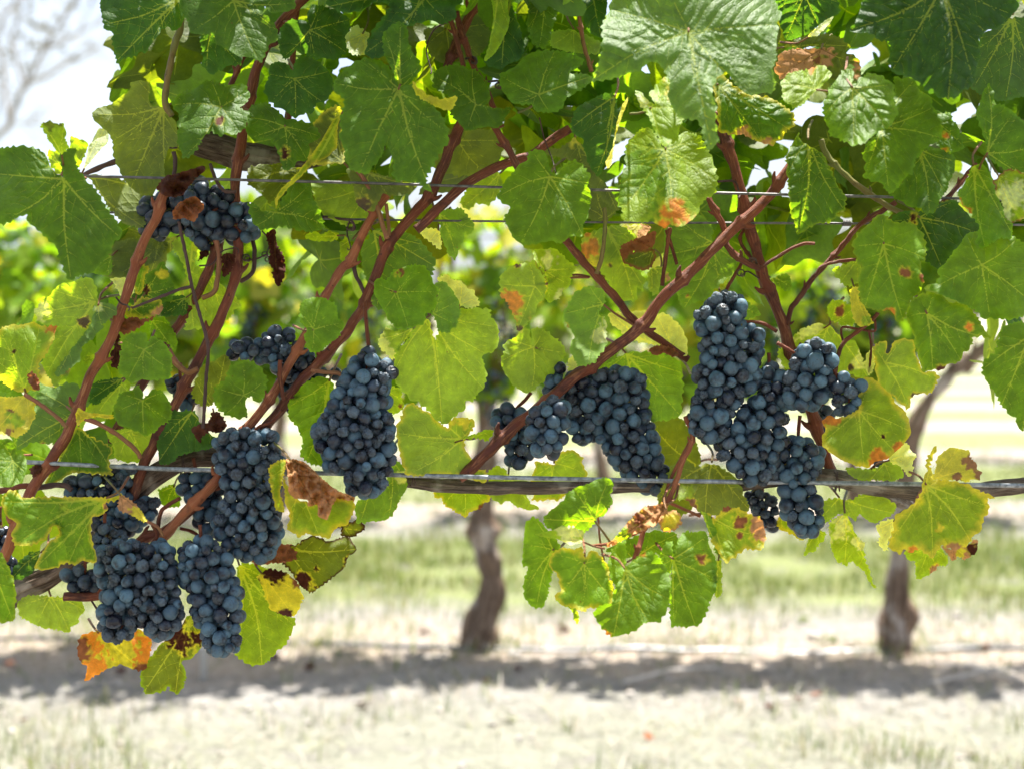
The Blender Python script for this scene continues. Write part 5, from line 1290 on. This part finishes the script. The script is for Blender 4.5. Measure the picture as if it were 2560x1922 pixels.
bunch(4, '1250,1060;1300,970;1400,900;1480,890;1540,990;1520,1090;1500,1200;1430,1285;1370,1290;1280,1240', 1.37,
      'round group of smooth pale-blue grapes in front of the diagonal cane', 18.5, .06, .06, .85, '1450,1000;1410,1010', 14)
bunch(4, '1340,870;1400,770;1450,690;1520,720;1560,760;1700,740;1800,730;1900,740;2000,790;2000,900;2020,1000;2060,1150;2070,1250;2120,1280;2130,1400;2080,1530;2000,1520;1900,1420;1820,1370;1740,1270;1700,1200;1640,1190;1560,1210;1500,1100;1500,950;1400,930', 1.43,
      'arched bunch that passes behind the diagonal cane and trails down to the wire', 18.5, .25, .2, .75, '1530,870;1640,880;1680,960', 15, maxr=80)
bunch(5, '170,390;230,330;320,265;400,270;500,310;505,390;480,450;600,490;610,600;600,740;580,860;500,900;410,1050;390,1140;290,1190;180,1180;130,1060;160,930;200,840;150,780;210,690;220,560', 1.385,
      'tallest bunch, wrinkled, hung left of the thick upright cane', 18.5, .34, .06, .85, '690,510;600,460;500,450;440,440', 16, maxr=85)
bunch(5, '600,720;690,680;740,760;750,900;760,1000;750,1100;730,1200;700,1280;690,1400;640,1450;540,1450;430,1410;400,1330;320,1280;290,1200;400,1100;480,960;560,850', 1.39,
      'full bunch touching the thick wire, between the tallest bunch and the upright cane', 19, .22, .1, .85, '640,640;640,720', 17)
bunch(5, '740,760;800,640;880,560;970,550;1050,620;1050,780;1040,880;950,970;880,1010;790,1010;720,920', 1.375,
      'rounded bunch in front of the upright cane, with the lightest blue grapes', 19.5, .2, .06, .9, '690,580;760,620;820,660', 18)
bunch(5, '1030,800;1100,750;1170,780;1250,830;1220,900;1200,990;1120,1040;1050,1010;1020,900', 1.37,
      'small bunch lying against the round yellowing leaf with rust-red edge', 18.5, .3, .1, .85, '1040,740;1060,800', 19)
bunch(5, '700,1160;800,1140;900,1180;980,1240;970,1350;920,1410;925,1480;960,1530;980,1600;970,1680;920,1760;840,1770;760,1710;720,1640;720,1500;660,1400', 1.40,
      'bunch whose tip dips below the woody arm, in front of the wire', 18.5, .14, .2, .8, '830,1020;820,1150', 20)
bunch(5, '440,1500;560,1470;690,1490;710,1620;700,1710;630,1750;570,1700;500,1610', 1.44,
      'shadowed end of grapes showing below the woody arm', 16, .45, .4, .8, '600,1400;600,1480', 21)
bunch(5, '910,970;1000,950;1060,1010;1010,1080;960,1160;920,1080', 1.455,
      'few black grapes between the upright cane and the round yellowing leaf', 19, 0, .95, .8, '960,900;970,960', 22)
bunch(5, '1190,1370;1260,1330;1300,1280;1360,1280;1340,1330;1280,1350;1240,1380', 1.43,
      'two black grapes peeping from under the round yellowing leaf', 18, 0, 1.0, .9, '1330,1420;1280,1370', 23)
bunch(6, '-60,200;10,240;60,300;80,420;110,560;90,640;30,600;-60,500', 1.43,
      'dark grapes at the picture edge behind the flat lobed leaf', 18, .2, .7, .8, '0,160;0,230', 24)

# ------------------------------------------------------------------ trellis wires of the front row
def wire(path, d, r, label, mat='wire_dull', group='trellis wires of the front row'):
    P = pts('S', path)
    X = spline(np.concatenate([P, np.full((len(P), 1), d)], 1), 10)
    V, f, uv = tube_arrays(at(X[:, 0], X[:, 1], X[:, 2]), np.full(len(X), r * d / F_PX), 12)
    o = mesh_obj('trellis_wire', V, f, M[mat], uv=uv)
    return tag(o, label, 'wire', group)


wire('-900,412;209,441;900,458;1250,469;1783,483;2221,493;3400,520', 1.385, 3.4, 'thin wire stretched highest, just over the shrivelled brown leaves')
wire('-900,515;270,532;882,549;1566,557;2225,560;3400,572', 1.43, 2.7, 'thin dark wire stretched below the highest one, with a small knot of coiled wire')
wire('-900,1105;278,1165;536,1175;1009,1187;1660,1201;2560,1213;3400,1230', 1.392, 5.6, 'thick pale wire running along the grey woody arm', 'wire')
# the wire knot on the middle wire
o = bpy.context.scene.objects['trellis_wire.001']
k0 = 2117
tt = np.linspace(0, 5 * 2 * math.pi, 80)
kx = k0 - 10 + 20 * tt / tt[-1]
tube('knot', at(kx, 559 + 6 * np.cos(tt), 1.43 + 6 * np.sin(tt) * 1.43 / F_PX), np.full(80, 2.0 * 1.43 / F_PX), M['wire_dull'], o, 8)
tt = np.linspace(0, 4 * 2 * math.pi, 60)
o2 = bpy.context.scene.objects['trellis_wire.002']
for k, (tx, ty, rr) in enumerate(((1032, 1196, 22), (1452, 1209, 20), (2092, 1203, 30), (456, 1160, 34))):
    n_ = 26 + 3 * k
    a_ = np.linspace(0, 4.4 * math.pi, n_)
    tube('tie', at(tx + np.linspace(-7, 7, n_) + 2 * np.sin(a_ * 1.7), ty + rr * .8 * np.cos(a_), 1.415 + rr * np.sin(a_) * 1.42 / F_PX), np.full(n_, 1.5 * 1.42 / F_PX), M['twig'], o2, 6)

# ------------------------------------------------------------------ inner foliage of the front vines
T_MID = [template_leaf(s, 5, 56) for s in (1, 2, 3, 4)]
T_FAR = [template_leaf(s, 2, 22) for s in (5, 6, 7)]


def leaf_pose(rng, down=.55):
    nrm = np.array((rng.normal(0, .55), rng.normal(-.25, .5), rng.uniform(.1, 1.0)))
    tip = np.array((rng.normal(0, .6), rng.normal(-.35, .45), -down + rng.normal(0, .4)))
    return tip, nrm


def inner(vine, n, box, seed, pigs, sizes=(.05, .078)):
    rng = np.random.default_rng(seed)
    out = []
    while len(out) < n:
        px = rng.uniform(box[0], box[1]); py = rng.uniform(box[2], box[3]); d = rng.uniform(box[4], box[5])
        if px < 330 and py < 560 and py > -500: continue      # open sky on the far side
        if 1040 < px < 1330 and py > 440: continue
        if py < 60 and (1600 < px < 2130 or 640 < px < 800) and d < 1.52: continue   # a gap in the crown lets the sun through
        tip, nrm = leaf_pose(rng)
        out.append((at(px, py, d), tip, nrm, rng.uniform(*sizes), rng.choice(list(pigs))))
    return out


rng = np.random.default_rng(77)
for vine, x0, x1, sd in ((VL, 240, 1080, 1), (VR, 1080, 2900, 2)):
    pl = []
    w = (x1 - x0) / 840.0
    pl += inner(vine, int(80 * w), (x0, x1, -60, 540, 1.50, 1.74), sd, 'ggmmoolo')
    pl += inner(vine, int(42 * w), (x0 - 120, x1, -560, -60, 1.30, 1.56), sd + 10, 'dggm')  # unseen crown above the view, placed to shade the top leaves
    pl += inner(vine, int(9 * w), (x0, x1, 500, 650, 1.50, 1.66), sd + 20, 'mlol')
    if vine is VL:
        pl += inner(vine, 16, (-500, 60, 480, 1400, 1.48, 1.62), 31, 'mlgo')
        pl += inner(vine, 10, (20, 330, 830, 1130, 1.50, 1.60), 32, 'mlmo')
    else:
        pl += inner(vine, 22, (1480, 2350, 130, 470, 1.50, 1.62), 36, 'gmolg')
        pl += inner(vine, 8, (1150, 1600, 120, 360, 1.52, 1.62), 37, 'golg')
        pl += inner(vine, 12, (2450, 2900, 400, 900, 1.45, 1.75), 33, 'mgld')
        pl += inner(vine, 8, (1850, 2350, 500, 640, 1.50, 1.62), 34, 'mlo')
    foliage_mesh('foliage', pl, T_MID, M['leaf'], vine, kind='stuff')

# ------------------------------------------------------------------ ground
def ground_material():
    t = NT("vineyard_floor")
    geo = t.n("NewGeometry").outputs["Position"]
    sep = t.n("SeparateXYZ"); t.l(geo, sep.inputs[0])
    y = sep.outputs[1]
    n_big = t.noise(1.3, 4, .6, geo)
    n_mid = t.noise(7, 5, .65, geo, .6)
    n_fine = t.noise(45, 5, .7, geo)
    n_grit = t.noise(240, 3, .7, geo)
    # rows stand every 3.25 m from y = 1.40; grass grows half-way between them
    ph = t.math('FRACT', t.math('DIVIDE', t.math('ADD', y, 1.85 + 32.5), 3.25))
    mid = t.math('ABSOLUTE', t.math('SUBTRACT', ph, .5))          # 0 half-way, .5 on a row
    mid = t.math('ADD', mid, t.math('MULTIPLY_ADD', n_big, .22, -.11))
    green = t.ramp(mid, .36, .20)
    green = t.math('MULTIPLY', green, t.ramp(n_mid, .28, .50))
    green = t.math('MULTIPLY', green, t.ramp(y, 3.9, 5.2, .3, 1.0))
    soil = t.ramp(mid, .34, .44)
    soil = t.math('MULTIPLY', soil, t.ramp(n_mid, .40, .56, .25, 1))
    straw = t.mix(t.ramp(n_fine, .35, .65), (.175, .163, .148), (.30, .285, .262))
    straw = t.mix(t.ramp(n_mid, .35, .65, 0, .6), straw, (.34, .326, .308))
    dirt = t.mix(t.ramp(n_fine, .35, .65), (.34, .265, .20), (.50, .415, .335))  # bare soil, lightened to offset the shadow under the row
    grass = t.mix(t.ramp(n_fine, .35, .65), (.105, .155, .022), (.25, .285, .065))
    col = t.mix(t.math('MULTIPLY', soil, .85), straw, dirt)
    col = t.mix(t.math('MULTIPLY', green, .72), col, grass)
    h = t.math('ADD', n_fine, t.math('MULTIPLY', n_grit, .35))
    return t.done(t.principled(col, .95, .1, t.bump(h, 1.0, .02)))


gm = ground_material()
gx = np.concatenate([[-900, -300, -90, -30, -12], np.linspace(-7, 7, 113), [12, 30, 90, 300, 900]])
gy = np.concatenate([[-900, -200, -40, -10, -2], np.linspace(1, 13, 121), [18, 30, 60, 140, 400, 1500]])
GX, GY = np.meshgrid(gx, gy)
GZ = np.zeros_like(GX)
for i in range(GX.shape[0]):
    for j in range(GX.shape[1]):
        x, y = GX[i, j], GY[i, j]
        if abs(x) < 7.2 and 0.9 < y < 13.1:
            GZ[i, j] = .035 * noise.noise(Vector((x * .9, y * 1.4, 0))) + .014 * noise.noise(Vector((x * 4, y * 5, 3)))
            ph = ((y - 1.40) / 3.25) % 1.0
            GZ[i, j] += .05 * math.exp(-(min(ph, 1 - ph) / .10) ** 2)
nx, ny = len(gx), len(gy)
idx = np.arange(nx * ny).reshape(ny, nx)
F = np.stack([idx[:-1, :-1], idx[:-1, 1:], idx[1:, 1:], idx[1:, :-1]], -1).reshape(-1, 4)
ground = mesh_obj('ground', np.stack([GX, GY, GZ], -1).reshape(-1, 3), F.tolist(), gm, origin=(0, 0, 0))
tag(ground, kind='structure')


def ground_z(x, y):
    z = .035 * noise.noise(Vector((x * .9, y * 1.4, 0))) + .014 * noise.noise(Vector((x * 4, y * 5, 3)))
    ph = ((y - 1.40) / 3.25) % 1.0
    return z + .05 * math.exp(-(min(ph, 1 - ph) / .10) ** 2)


def blade_material(name, c1, c2):
    t = NT(name)
    pig = t.attr("tone").outputs["Color"]
    tr = t.n("BsdfTranslucent"); t.l(pig, tr.inputs[0])
    p = t.principled(pig, .6, .2)
    mx = t.n("MixShader"); mx.inputs[0].default_value = .35
    t.l(p, mx.inputs[1]); t.l(tr.outputs[0], mx.inputs[2])
    return t.done(mx.outputs[0])


def blades(name, n, place, length, width, cols, mat, flat=0.0, seed=0):
    rng = np.random.default_rng(seed)
    X, Y = place(rng, n)
    Z = np.array([ground_z(a, b) for a, b in zip(X, Y)])
    L = rng.uniform(*length, len(X)); W = rng.uniform(*width, len(X))
    a = rng.uniform(0, 6.283, len(X)); lean = rng.uniform(.15, .8, len(X)) + flat * rng.uniform(.6, 1.2, len(X)) * 3
    dirx, diry = np.cos(a), np.sin(a)
    el = np.arctan(1 / lean)
    h, o = L * np.sin(el), L * np.cos(el)
    px, py = -diry * W / 2, dirx * W / 2
    P0 = np.stack([X - px, Y - py, Z - .004], 1); P1 = np.stack([X + px, Y + py, Z - .004], 1)
    mx_, my_ = X + dirx * o * .45, Y + diry * o * .45
    P2 = np.stack([mx_ + px * .7, my_ + py * .7, Z + h * .62], 1); P3 = np.stack([mx_ - px * .7, my_ - py * .7, Z + h * .62], 1)
    P4 = np.stack([X + dirx * o, Y + diry * o, Z + h + .002], 1)
    V = np.stack([P0, P1, P2, P3, P4], 1).reshape(-1, 3)
    b = np.arange(len(X)) * 5
    F = np.stack([b, b + 1, b + 2, b + 3], 1).tolist() + np.stack([b + 3, b + 2, b + 4], 1).tolist()
    C = np.array(cols)[rng.integers(0, len(cols), len(X))] * rng.uniform(.75, 1.25, (len(X), 1))
    C = np.repeat(np.concatenate([C, np.ones((len(X), 1))], 1), 5, 0)
    o = mesh_obj(name, V, F, mat, origin=(0, 0, 0), attrs={'tone': ('FLOAT_COLOR', C)}, smooth=False)
    return tag(o, kind='stuff')


bm_ = blade_material("grass_blade", None, None)


def band(y0, y1, clump, x=3.4):
    def f(rng, n):
        X = rng.uniform(-x, x, n * 4); Y = rng.normal((y0 + y1) / 2, (y1 - y0) / 2.6, n * 4)
        k = np.array([noise.noise(Vector((a * 2.2, b * 3.0, 8.0))) for a, b in zip(X, Y)])
        ok = k > clump
        return X[ok][:n], Y[ok][:n]
    return f


GREENS = [(.08, .14, .018), (.14, .20, .03), (.21, .245, .06), (.28, .27, .11)]
DRYS = [(.38, .34, .26), (.44, .41, .35), (.30, .25, .19), (.24, .25, .12)]
blades('grass', 24000, band(5.4, 7.3, -.22), (.03, .085), (.003, .006), GREENS, bm_, seed=1)
blades('grass', 6500, band(2.5, 3.75, .14), (.02, .07), (.0025, .005), GREENS + DRYS[:1], bm_, seed=2)
blades('grass', 9000, band(8.6, 10.6, -.2, 5), (.04, .10), (.004, .008), GREENS, bm_, seed=3)
blades('dry_grass', 14000, band(3.2, 5.6, -.3), (.03, .10), (.002, .005), DRYS, bm_, .9, seed=4)
blades('dry_grass', 2600, band(5.0, 8.0, -.3, 4.5), (.03, .09), (.003, .006), DRYS, bm_, .9, seed=5)

# loose stones and clods
st = plain("pale_stone", (.36, .33, .30), .9, .15, 0, 40, .25)
rng = np.random.default_rng(5)
VV, FF, nb = [], [], 0
import bmesh
bmx = bmesh.new(); bmesh.ops.create_icosphere(bmx, subdivisions=1, radius=1.0)
iv = np.array([v.co[:] for v in bmx.verts]); ifc = [[v.index for v in f.verts] for f in bmx.faces]; bmx.free()
for _ in range(300):
    x, y = rng.uniform(-2.6, 2.6), rng.normal(4.3, .55)
    s = rng.uniform(.004, .013) * (1.8 if rng.random() < .05 else 1)
    V = iv * (1 + rng.normal(0, .16, (len(iv), 1))) * s * np.array((rng.uniform(.8, 1.5), rng.uniform(.8, 1.3), .65)) + (x, y, ground_z(x, y) + s * .3)
    VV.append(V); FF += [[i + nb for i in f] for f in ifc]; nb += len(V)
tag(mesh_obj('gravel', np.vstack(VV), FF, st, origin=(0, 0, 0), smooth=False), kind='stuff')

# leaf litter under and beside the rows
rng = np.random.default_rng(9)
pl = []
for _ in range(60):
    x = rng.uniform(-2.4, 2.4)
    y = rng.normal(4.35, .45) if rng.random() < .75 else rng.uniform(3.2, 7.5)
    a = rng.uniform(0, 6.28)
    pl.append(((x, y, ground_z(x, y) + .012), (math.cos(a), math.sin(a), rng.normal(0, .2)), (rng.normal(0, .35), rng.normal(0, .35), 1), rng.uniform(.018, .034), rng.choice(list('kkbko'))))
foliage_mesh('fallen_leaves', pl, T_FAR, M['far'], None, (0, 0, 0), 'stuff')
# weeds gathered round the trunk feet
def feet(rng, n):
    c = np.array([(-.10, 4.63), (1.19, 4.63), (-.6, 4.6), (.5, 4.68), (1.75, 4.66), (-1.3, 4.62)])[rng.integers(0, 6, n)]
    return c[:, 0] + rng.normal(0, .10, n), c[:, 1] + rng.normal(-.03, .06, n)
blades('grass', 900, feet, (.03, .10), (.003, .006), GREENS + DRYS, bm_, .3, seed=8)

# ------------------------------------------------------------------ the rows behind
def back_vine(px, Y, trunk_px, label, group, nleaf, seed, z0=.84, z1=1.40, half=.72, bunches=5, skip=None, r=.041, pigs='ggmmllod', density=None, bend=0.0, fill=-.20, taper=.34, lump=.13):
    """A vine of a row further off; trunk_px is the line of its trunk in photo pixels."""
    rng = np.random.default_rng(seed)
    P = pts('S', trunk_px)
    D = Y / math.cos(PITCH)
    W = at(P[:, 0], P[:, 1], np.full(len(P), D))
    W[0, 2] = ground_z(W[0, 0], W[0, 1]) - .02
    base = W[0]
    v = empty('grapevine', Vector(base), label, 'grapevine', group)
    X = spline(W, 20)
    R = r * (1 + .8 * np.exp(-np.linspace(0, 11, len(X))) + .08 * np.sin(np.linspace(0, 23, len(X)) + seed) - taper * np.linspace(0, 1, len(X)))
    X[:, 0] += bend * np.sin(np.linspace(0, 9, len(X)))
    R = R * (1 + lump * np.interp(np.arange(len(X)), np.linspace(0, len(X), 18), rng.normal(0, 1, 18)))
    tube('trunk', X, R, M['bark_far'], v, 30, .22, seed, .3)
    head = W[-1]
    for s in (-1, 1):
        A = np.array([head + (0, 0, -.03), head + (s * .10, .01, .05), head + (s * .32, 0, .03 + rng.uniform(-.03, .03)), head + (s * half, .01, .02)])
        A = spline(A, 8)
        tube('cordon', A, np.linspace(r * .62, .014, len(A)), M['bark_far'], v, 14, .14, seed + 1, .08)
        for c in range(5):
            i = int((c + .6) / 5.6 * len(A)); b0 = A[i]
            C = spline(np.array([b0, b0 + (rng.uniform(-.05, .05), rng.uniform(-.06, .06), .18), b0 + (rng.uniform(-.16, .16), rng.uniform(-.1, .1), z1 - b0[2])]), 6)
            tube('cane', C, np.linspace(.006, .003, len(C)), M['cane'], v, 7)
    pl = []
    n = 0
    while len(pl) < nleaf and n < nleaf * 30:
        n += 1
        p = np.array((base[0] + rng.uniform(-half, half), Y + rng.normal(-.02, .08), rng.uniform(z0, z1)))
        k = noise.noise(Vector((p[0] * 3.4, p[2] * 4.2, seed * 1.3)))
        if density is not None and rng.random() > density(p): continue
        if k < fill + .5 * max(0, (p[2] - z1 + .12) / .12): continue
        if skip is not None and skip(p): continue
        tip, nrm = leaf_pose(rng)
        pl.append((p, tip, nrm, rng.uniform(.05, .08), rng.choice(list(pigs))))
    f = foliage_mesh('foliage', pl, T_FAR, M['far'], v)
    f['kind'] = 'stuff'
    return v, base


def far_bunch(x, y, d, label, seed, n=46, w=.045, h=.085):
    rng = np.random.default_rng(seed)
    c = at(x, y, d)
    root = empty('grape_bunch', Vector(c) + Vector((0, 0, h)), label, 'grape bunch', 'blurred bunches in the row behind')
    tube('stalk', np.array([c + (0, 0, h + .03), c + (0, 0, h * .4), c + (0, 0, -h * .5)]), np.array([.003, .0025, .002]), M['cane'], root, 6)
    C = []
    for _ in range(4000):
        z = rng.uniform(-1, 1); wr = math.sqrt(max(0, 1 - z * z)) * (1 - .35 * (z < 0) * -z)
        a = rng.uniform(0, 6.28); q = rng.uniform(.55, 1) ** .5
        p = np.array((w * wr * q * math.cos(a), w * wr * q * math.sin(a), h * z))
        if C and min(np.linalg.norm(np.array(C) - p, axis=1)) < .0125: continue
        C.append(p)
        if len(C) >= n: break
    for p in C:
        o = bpy.data.objects.new('grape', BERRY['g' if rng.random() < .6 else 'n'][rng.integers(3)])
        o.location = Vector(c + p) - root.location
        o.scale = [rng.uniform(.9, 1.12)] * 3
        o.rotation_euler = tuple(rng.uniform(0, 6, 3))
        o.parent = root
        COL.objects.link(o)


Y2, Y3, Y4 = 4.65, 7.90, 11.15
g2 = 'vines of the second row'
back_vine(1200, Y2, '1184,1686;1192,1640;1204,1560;1226,1475;1224,1410;1206,1345;1204,1280;1210,1200;1214,1110;1212,1020;1200,950', 'blurred vine with a gnarled pale-patched trunk that bends, behind the hanging shoot', g2, 640, 3, half=.74, z0=.80, pigs='mmllllyo', fill=-.45)
back_vine(2245, Y2, '2240,1650;2240,1560;2245,1440;2256,1320;2264,1200;2276,1110;2305,1030;2350,965;2410,900', 'blurred vine with a straight dark trunk, its top leaning over beside the mottled yellow leaf', g2, 620, 4, half=.72, r=.034, taper=.5, lump=.05, z0=.80, pigs='gmmlllloy',
          skip=lambda p: p[0] > 1.22 and p[2] < .98 + .10 * (p[0] - 1.2))
back_vine(-330, Y2, '-330,1660;-325,1500;-340,1300;-335,1100;-330,950', 'blurred leafy vine at the left end of the second row', g2, 1350, 5, half=1.3, pigs='gmmlllody')
back_vine(3300, Y2, '3300,1650;3305,1400;3320,1200;3300,950', 'blurred leafy vine at the right end of the second row', g2, 420, 6, half=.75, pigs='gmmlllod', skip=lambda p: p[2] < 1.0)
g3 = 'vines of the third row'
for i, (px, lab) in enumerate(((1500, 'faint vine of the third row whose grey trunk shows below the arched bunch'), (2130, 'faint vine of the third row seen past the mottled yellow leaf'),
                               (700, 'faint vine of the third row hidden mostly behind the dried tan leaf'), (2790, 'faint vine of the third row at the right edge'), (-100, 'faint vine of the third row at the left edge'))):
    back_vine(px, Y3, f'{px},1296;{px + 6},1210;{px - 4},1110;{px + 2},1000;{px},900', lab, g3, 330, 20 + i, half=.70, r=.034, z0=.9, skip=(lambda p: p[2] < 1.08) if px > 2000 else None)
g4 = 'vines of the fourth row'
for i, (px, lab) in enumerate(((2700, 'distant vine of the fourth row beyond the right edge'), (1800, 'distant vine of the fourth row behind the tallest bunch'), (1150, 'distant vine of the fourth row behind the bent trunk'), (500, 'distant vine of the fourth row behind the orange cane'), (-150, 'distant vine of the fourth row at the left edge'))):
    back_vine(px, Y4, f'{px},1148;{px + 3},1080;{px - 2},1000;{px},890', lab, g4, 260, 40 + i, half=.95, r=.03, z0=.95, skip=(lambda p: p[2] < 1.08))

for i, (x, y, lab) in enumerate(((1262, 806, 'blurred bluish bunch between two yellow-green leaves in the middle'), (640, 838, 'blurred dark bunch just above the sideways bunch'), (935, 830, 'blurred tall bunch behind the cane holding the long pale-blue bunch'),
                                 (1010, 868, 'blurred bunch behind the hole of the big yellow-green leaf'), (2000, 800, 'blurred bunch touching the right side of the upright cane'), (2062, 705, 'dark blurred bunch under the drooping leaves near the tendrils'),
                                 (2075, 800, 'blurred bunch behind the pale folded leaf'), (1918, 855, 'blurred bunch between the tallest bunch and the upright cane'), (2218, 862, 'blurred bunch showing in the notch of a yellow-green leaf'), (1240, 1000, 'blurred low bunch beside the bent trunk top'))):
    far_bunch(x, y, Y2 - .12, lab, 60 + i)

# wires of the second row
for z, nm in ((.88, 'blurred thick wire of the second row, lowest there'), (1.12, 'blurred thin wire of the second row, half-way up'), (1.30, 'blurred thin wire of the second row, highest there')):
    o = tube('trellis_wire', np.array([(-6, Y2, z), (0, Y2, z - .01), (6, Y2, z)]), np.full(3, .0018), M['wire_dull'], None, 8)
    tag(o, nm, 'wire', 'trellis wires of the second row')

# drip pipe and stake
pp = pts('S', '-700,1676;170,1674;400,1669;700,1667;830,1655;960,1646;1120,1640;1250,1634;1700,1631;2245,1626;2560,1632;3300,1640')
pd = np.full(len(pp), Y2 - .02)
W = at(pp[:, 0], pp[:, 1], pd)
X = spline(W, 10)
X[:, 2] = np.array([ground_z(a, b) + -.001 + .011 * noise.noise(Vector((a * 1.7, 4.0, 0))) for a, b in X[:, :2]])
pipe_m = plain("black_polythene", (.035, .04, .046), .3, .6, 0, 30, .3)
o = tube('drip_pipe', X, np.full(len(X), .012), pipe_m, None, 12)
tag(o, 'black irrigation pipe lying on the bare soil along the second row', 'pipe')
b = at(505, 1735, 4.3)
x0, y0 = b[0], 4.28
sm = plain("pale_weathered_steel", (.55, .55, .54), .6, .4, .2, 60, .2)
sroot = empty('stake', (x0, y0, ground_z(x0, y0)), 'thin pale stake standing in the soil by the drip pipe, below the lowest bunch', 'stake')
tube('post', np.array([(x0, y0, ground_z(x0, y0) - .05), (x0, y0, .18), (x0 + .004, y0, .36)]), np.full(3, .0085), sm, sroot, 10)
tube('hook', np.array([(x0 + .004, y0, .355), (x0 + .02, y0, .37), (x0 + .03, y0, .355)]), np.full(3, .004), sm, sroot, 8)
for i, (sx_, sy_, ang, ln) in enumerate(((2560, 1690, 2.5, .32), (1560, 1735, .3, .28), (2320, 1740, .1, .35))):
    c = at(sx_, sy_, Y2 - .4); c[2] = ground_z(c[0], c[1]) + .012
    a = np.array((math.cos(ang), math.sin(ang) * .5, .12)) * ln
    o = tube('fallen_twig', spline(np.array([c, c + a * .5 + (0, .01, .01), c + a]), 6), np.linspace(.007, .003, 13), plain("bleached_twig", (.5, .45, .4), .8, .2), None, 8, .15, i)
    tag(o, ['bleached forked twig lying at the right edge of the soil', 'thin twig lying on the soil below the hanging shoot', 'long twig lying near the foot of the straight trunk'][i], 'twig')

# ------------------------------------------------------------------ bare tree far behind
DT = 26.0
tree = empty('tree', Vector(at(-330, 961, DT)) * 1.0, 'tall sparse tree with pale bare limbs against the sky behind the vines', 'tree')
tree.location.z = 0
tm = bark_material("pale_tree_bark", (.25, .23, .21), (.36, .34, .33), (.3, .26, .22), .1)
def limb(path, r, name='limb', dd=0.0):
    P = pts('S', path)
    X = spline(np.concatenate([P, np.linspace(DT, DT + dd, len(P))[:, None]], 1), 8)
    tube(name, at(X[:, 0], X[:, 1], X[:, 2]), np.linspace(r, r * .45, len(X)) * DT / F_PX, tm, tree, 10, .1)
tb = at(-330, 961, DT)
tube('trunk', spline(np.array([(tb[0], tb[1], -.1), (tb[0] + .1, tb[1], 1.5), at(-240, 560, DT), at(-120, 420, DT)]), 8), np.linspace(.22, .10, 25), tm, tree, 14, .1)
limb('-130,430;-40,370;0,335;25,310;35,270;60,220;75,195;110,120;150,60;190,0;230,-80', 9)
limb('25,310;15,250;10,180;-10,100;-20,20;0,-60', 6, dd=1)
limb('60,220;90,200;120,190;165,160;200,150;240,120', 5, dd=-1)
limb('60,215;40,150;30,100;50,40;40,-40', 5, dd=.5)
limb('-20,350;-30,260;-60,180;-50,60', 6)
limb('110,120;150,110;200,80;240,60;280,20', 4, dd=-.6)
limb('75,310;100,280;115,270', 3)
limb('-60,385;-20,330;-10,290;0,240', 5)
rng = np.random.default_rng(3)


def twigs(x, y, ang, ln, r, depth, dd):
    p = [(x, y)]
    for _ in range(3):
        ang += rng.normal(0, .22)
        x += math.cos(ang) * ln / 3; y -= math.sin(ang) * ln / 3
        p.append((x, y))
    limb(';'.join(f'{a:.1f},{b:.1f}' for a, b in p), r, 'twig', dd)
    if depth:
        for s in (-1, 1, rng.choice((-1, 1)) * .4):
            k = rng.integers(1, 4)
            twigs(p[k][0], p[k][1], ang + s * rng.uniform(.35, .8), ln * rng.uniform(.6, .85), r * .62, depth - 1, dd + rng.uniform(-.4, .4))


for (x, y, a) in ((60, 220, 1.2), (110, 120, .7), (15, 250, 1.9), (-20, 350, 2.0), (165, 160, .6), (200, 80, 1.0), (40, 150, 1.6), (10, 180, 2.2), (25, 310, .5), (-10, 100, 1.4)):
    twigs(x, y, a, rng.uniform(80, 120), 2.6, 2, 0.0)
tl = []
for _ in range(26):
    cx, cy = rng.uniform(-140, 270), rng.uniform(-120, 250)
    if cx + cy * .9 > 250: continue
    cd = DT + rng.uniform(-1.5, 1.5)
    for _ in range(rng.integers(8, 24)):
        p = at(cx + rng.normal(0, 26), cy + rng.normal(0, 18), cd) + rng.normal(0, .12, 3)
        tl.append((p, rng.normal(0, 1, 3) + (0, 0, -1), rng.normal(0, 1, 3), rng.uniform(.05, .10), tuple(np.array((.22, .21, .12)) * rng.uniform(.6, 1.3))))
f = foliage_mesh('crown', tl, T_FAR, M['dull'], tree)
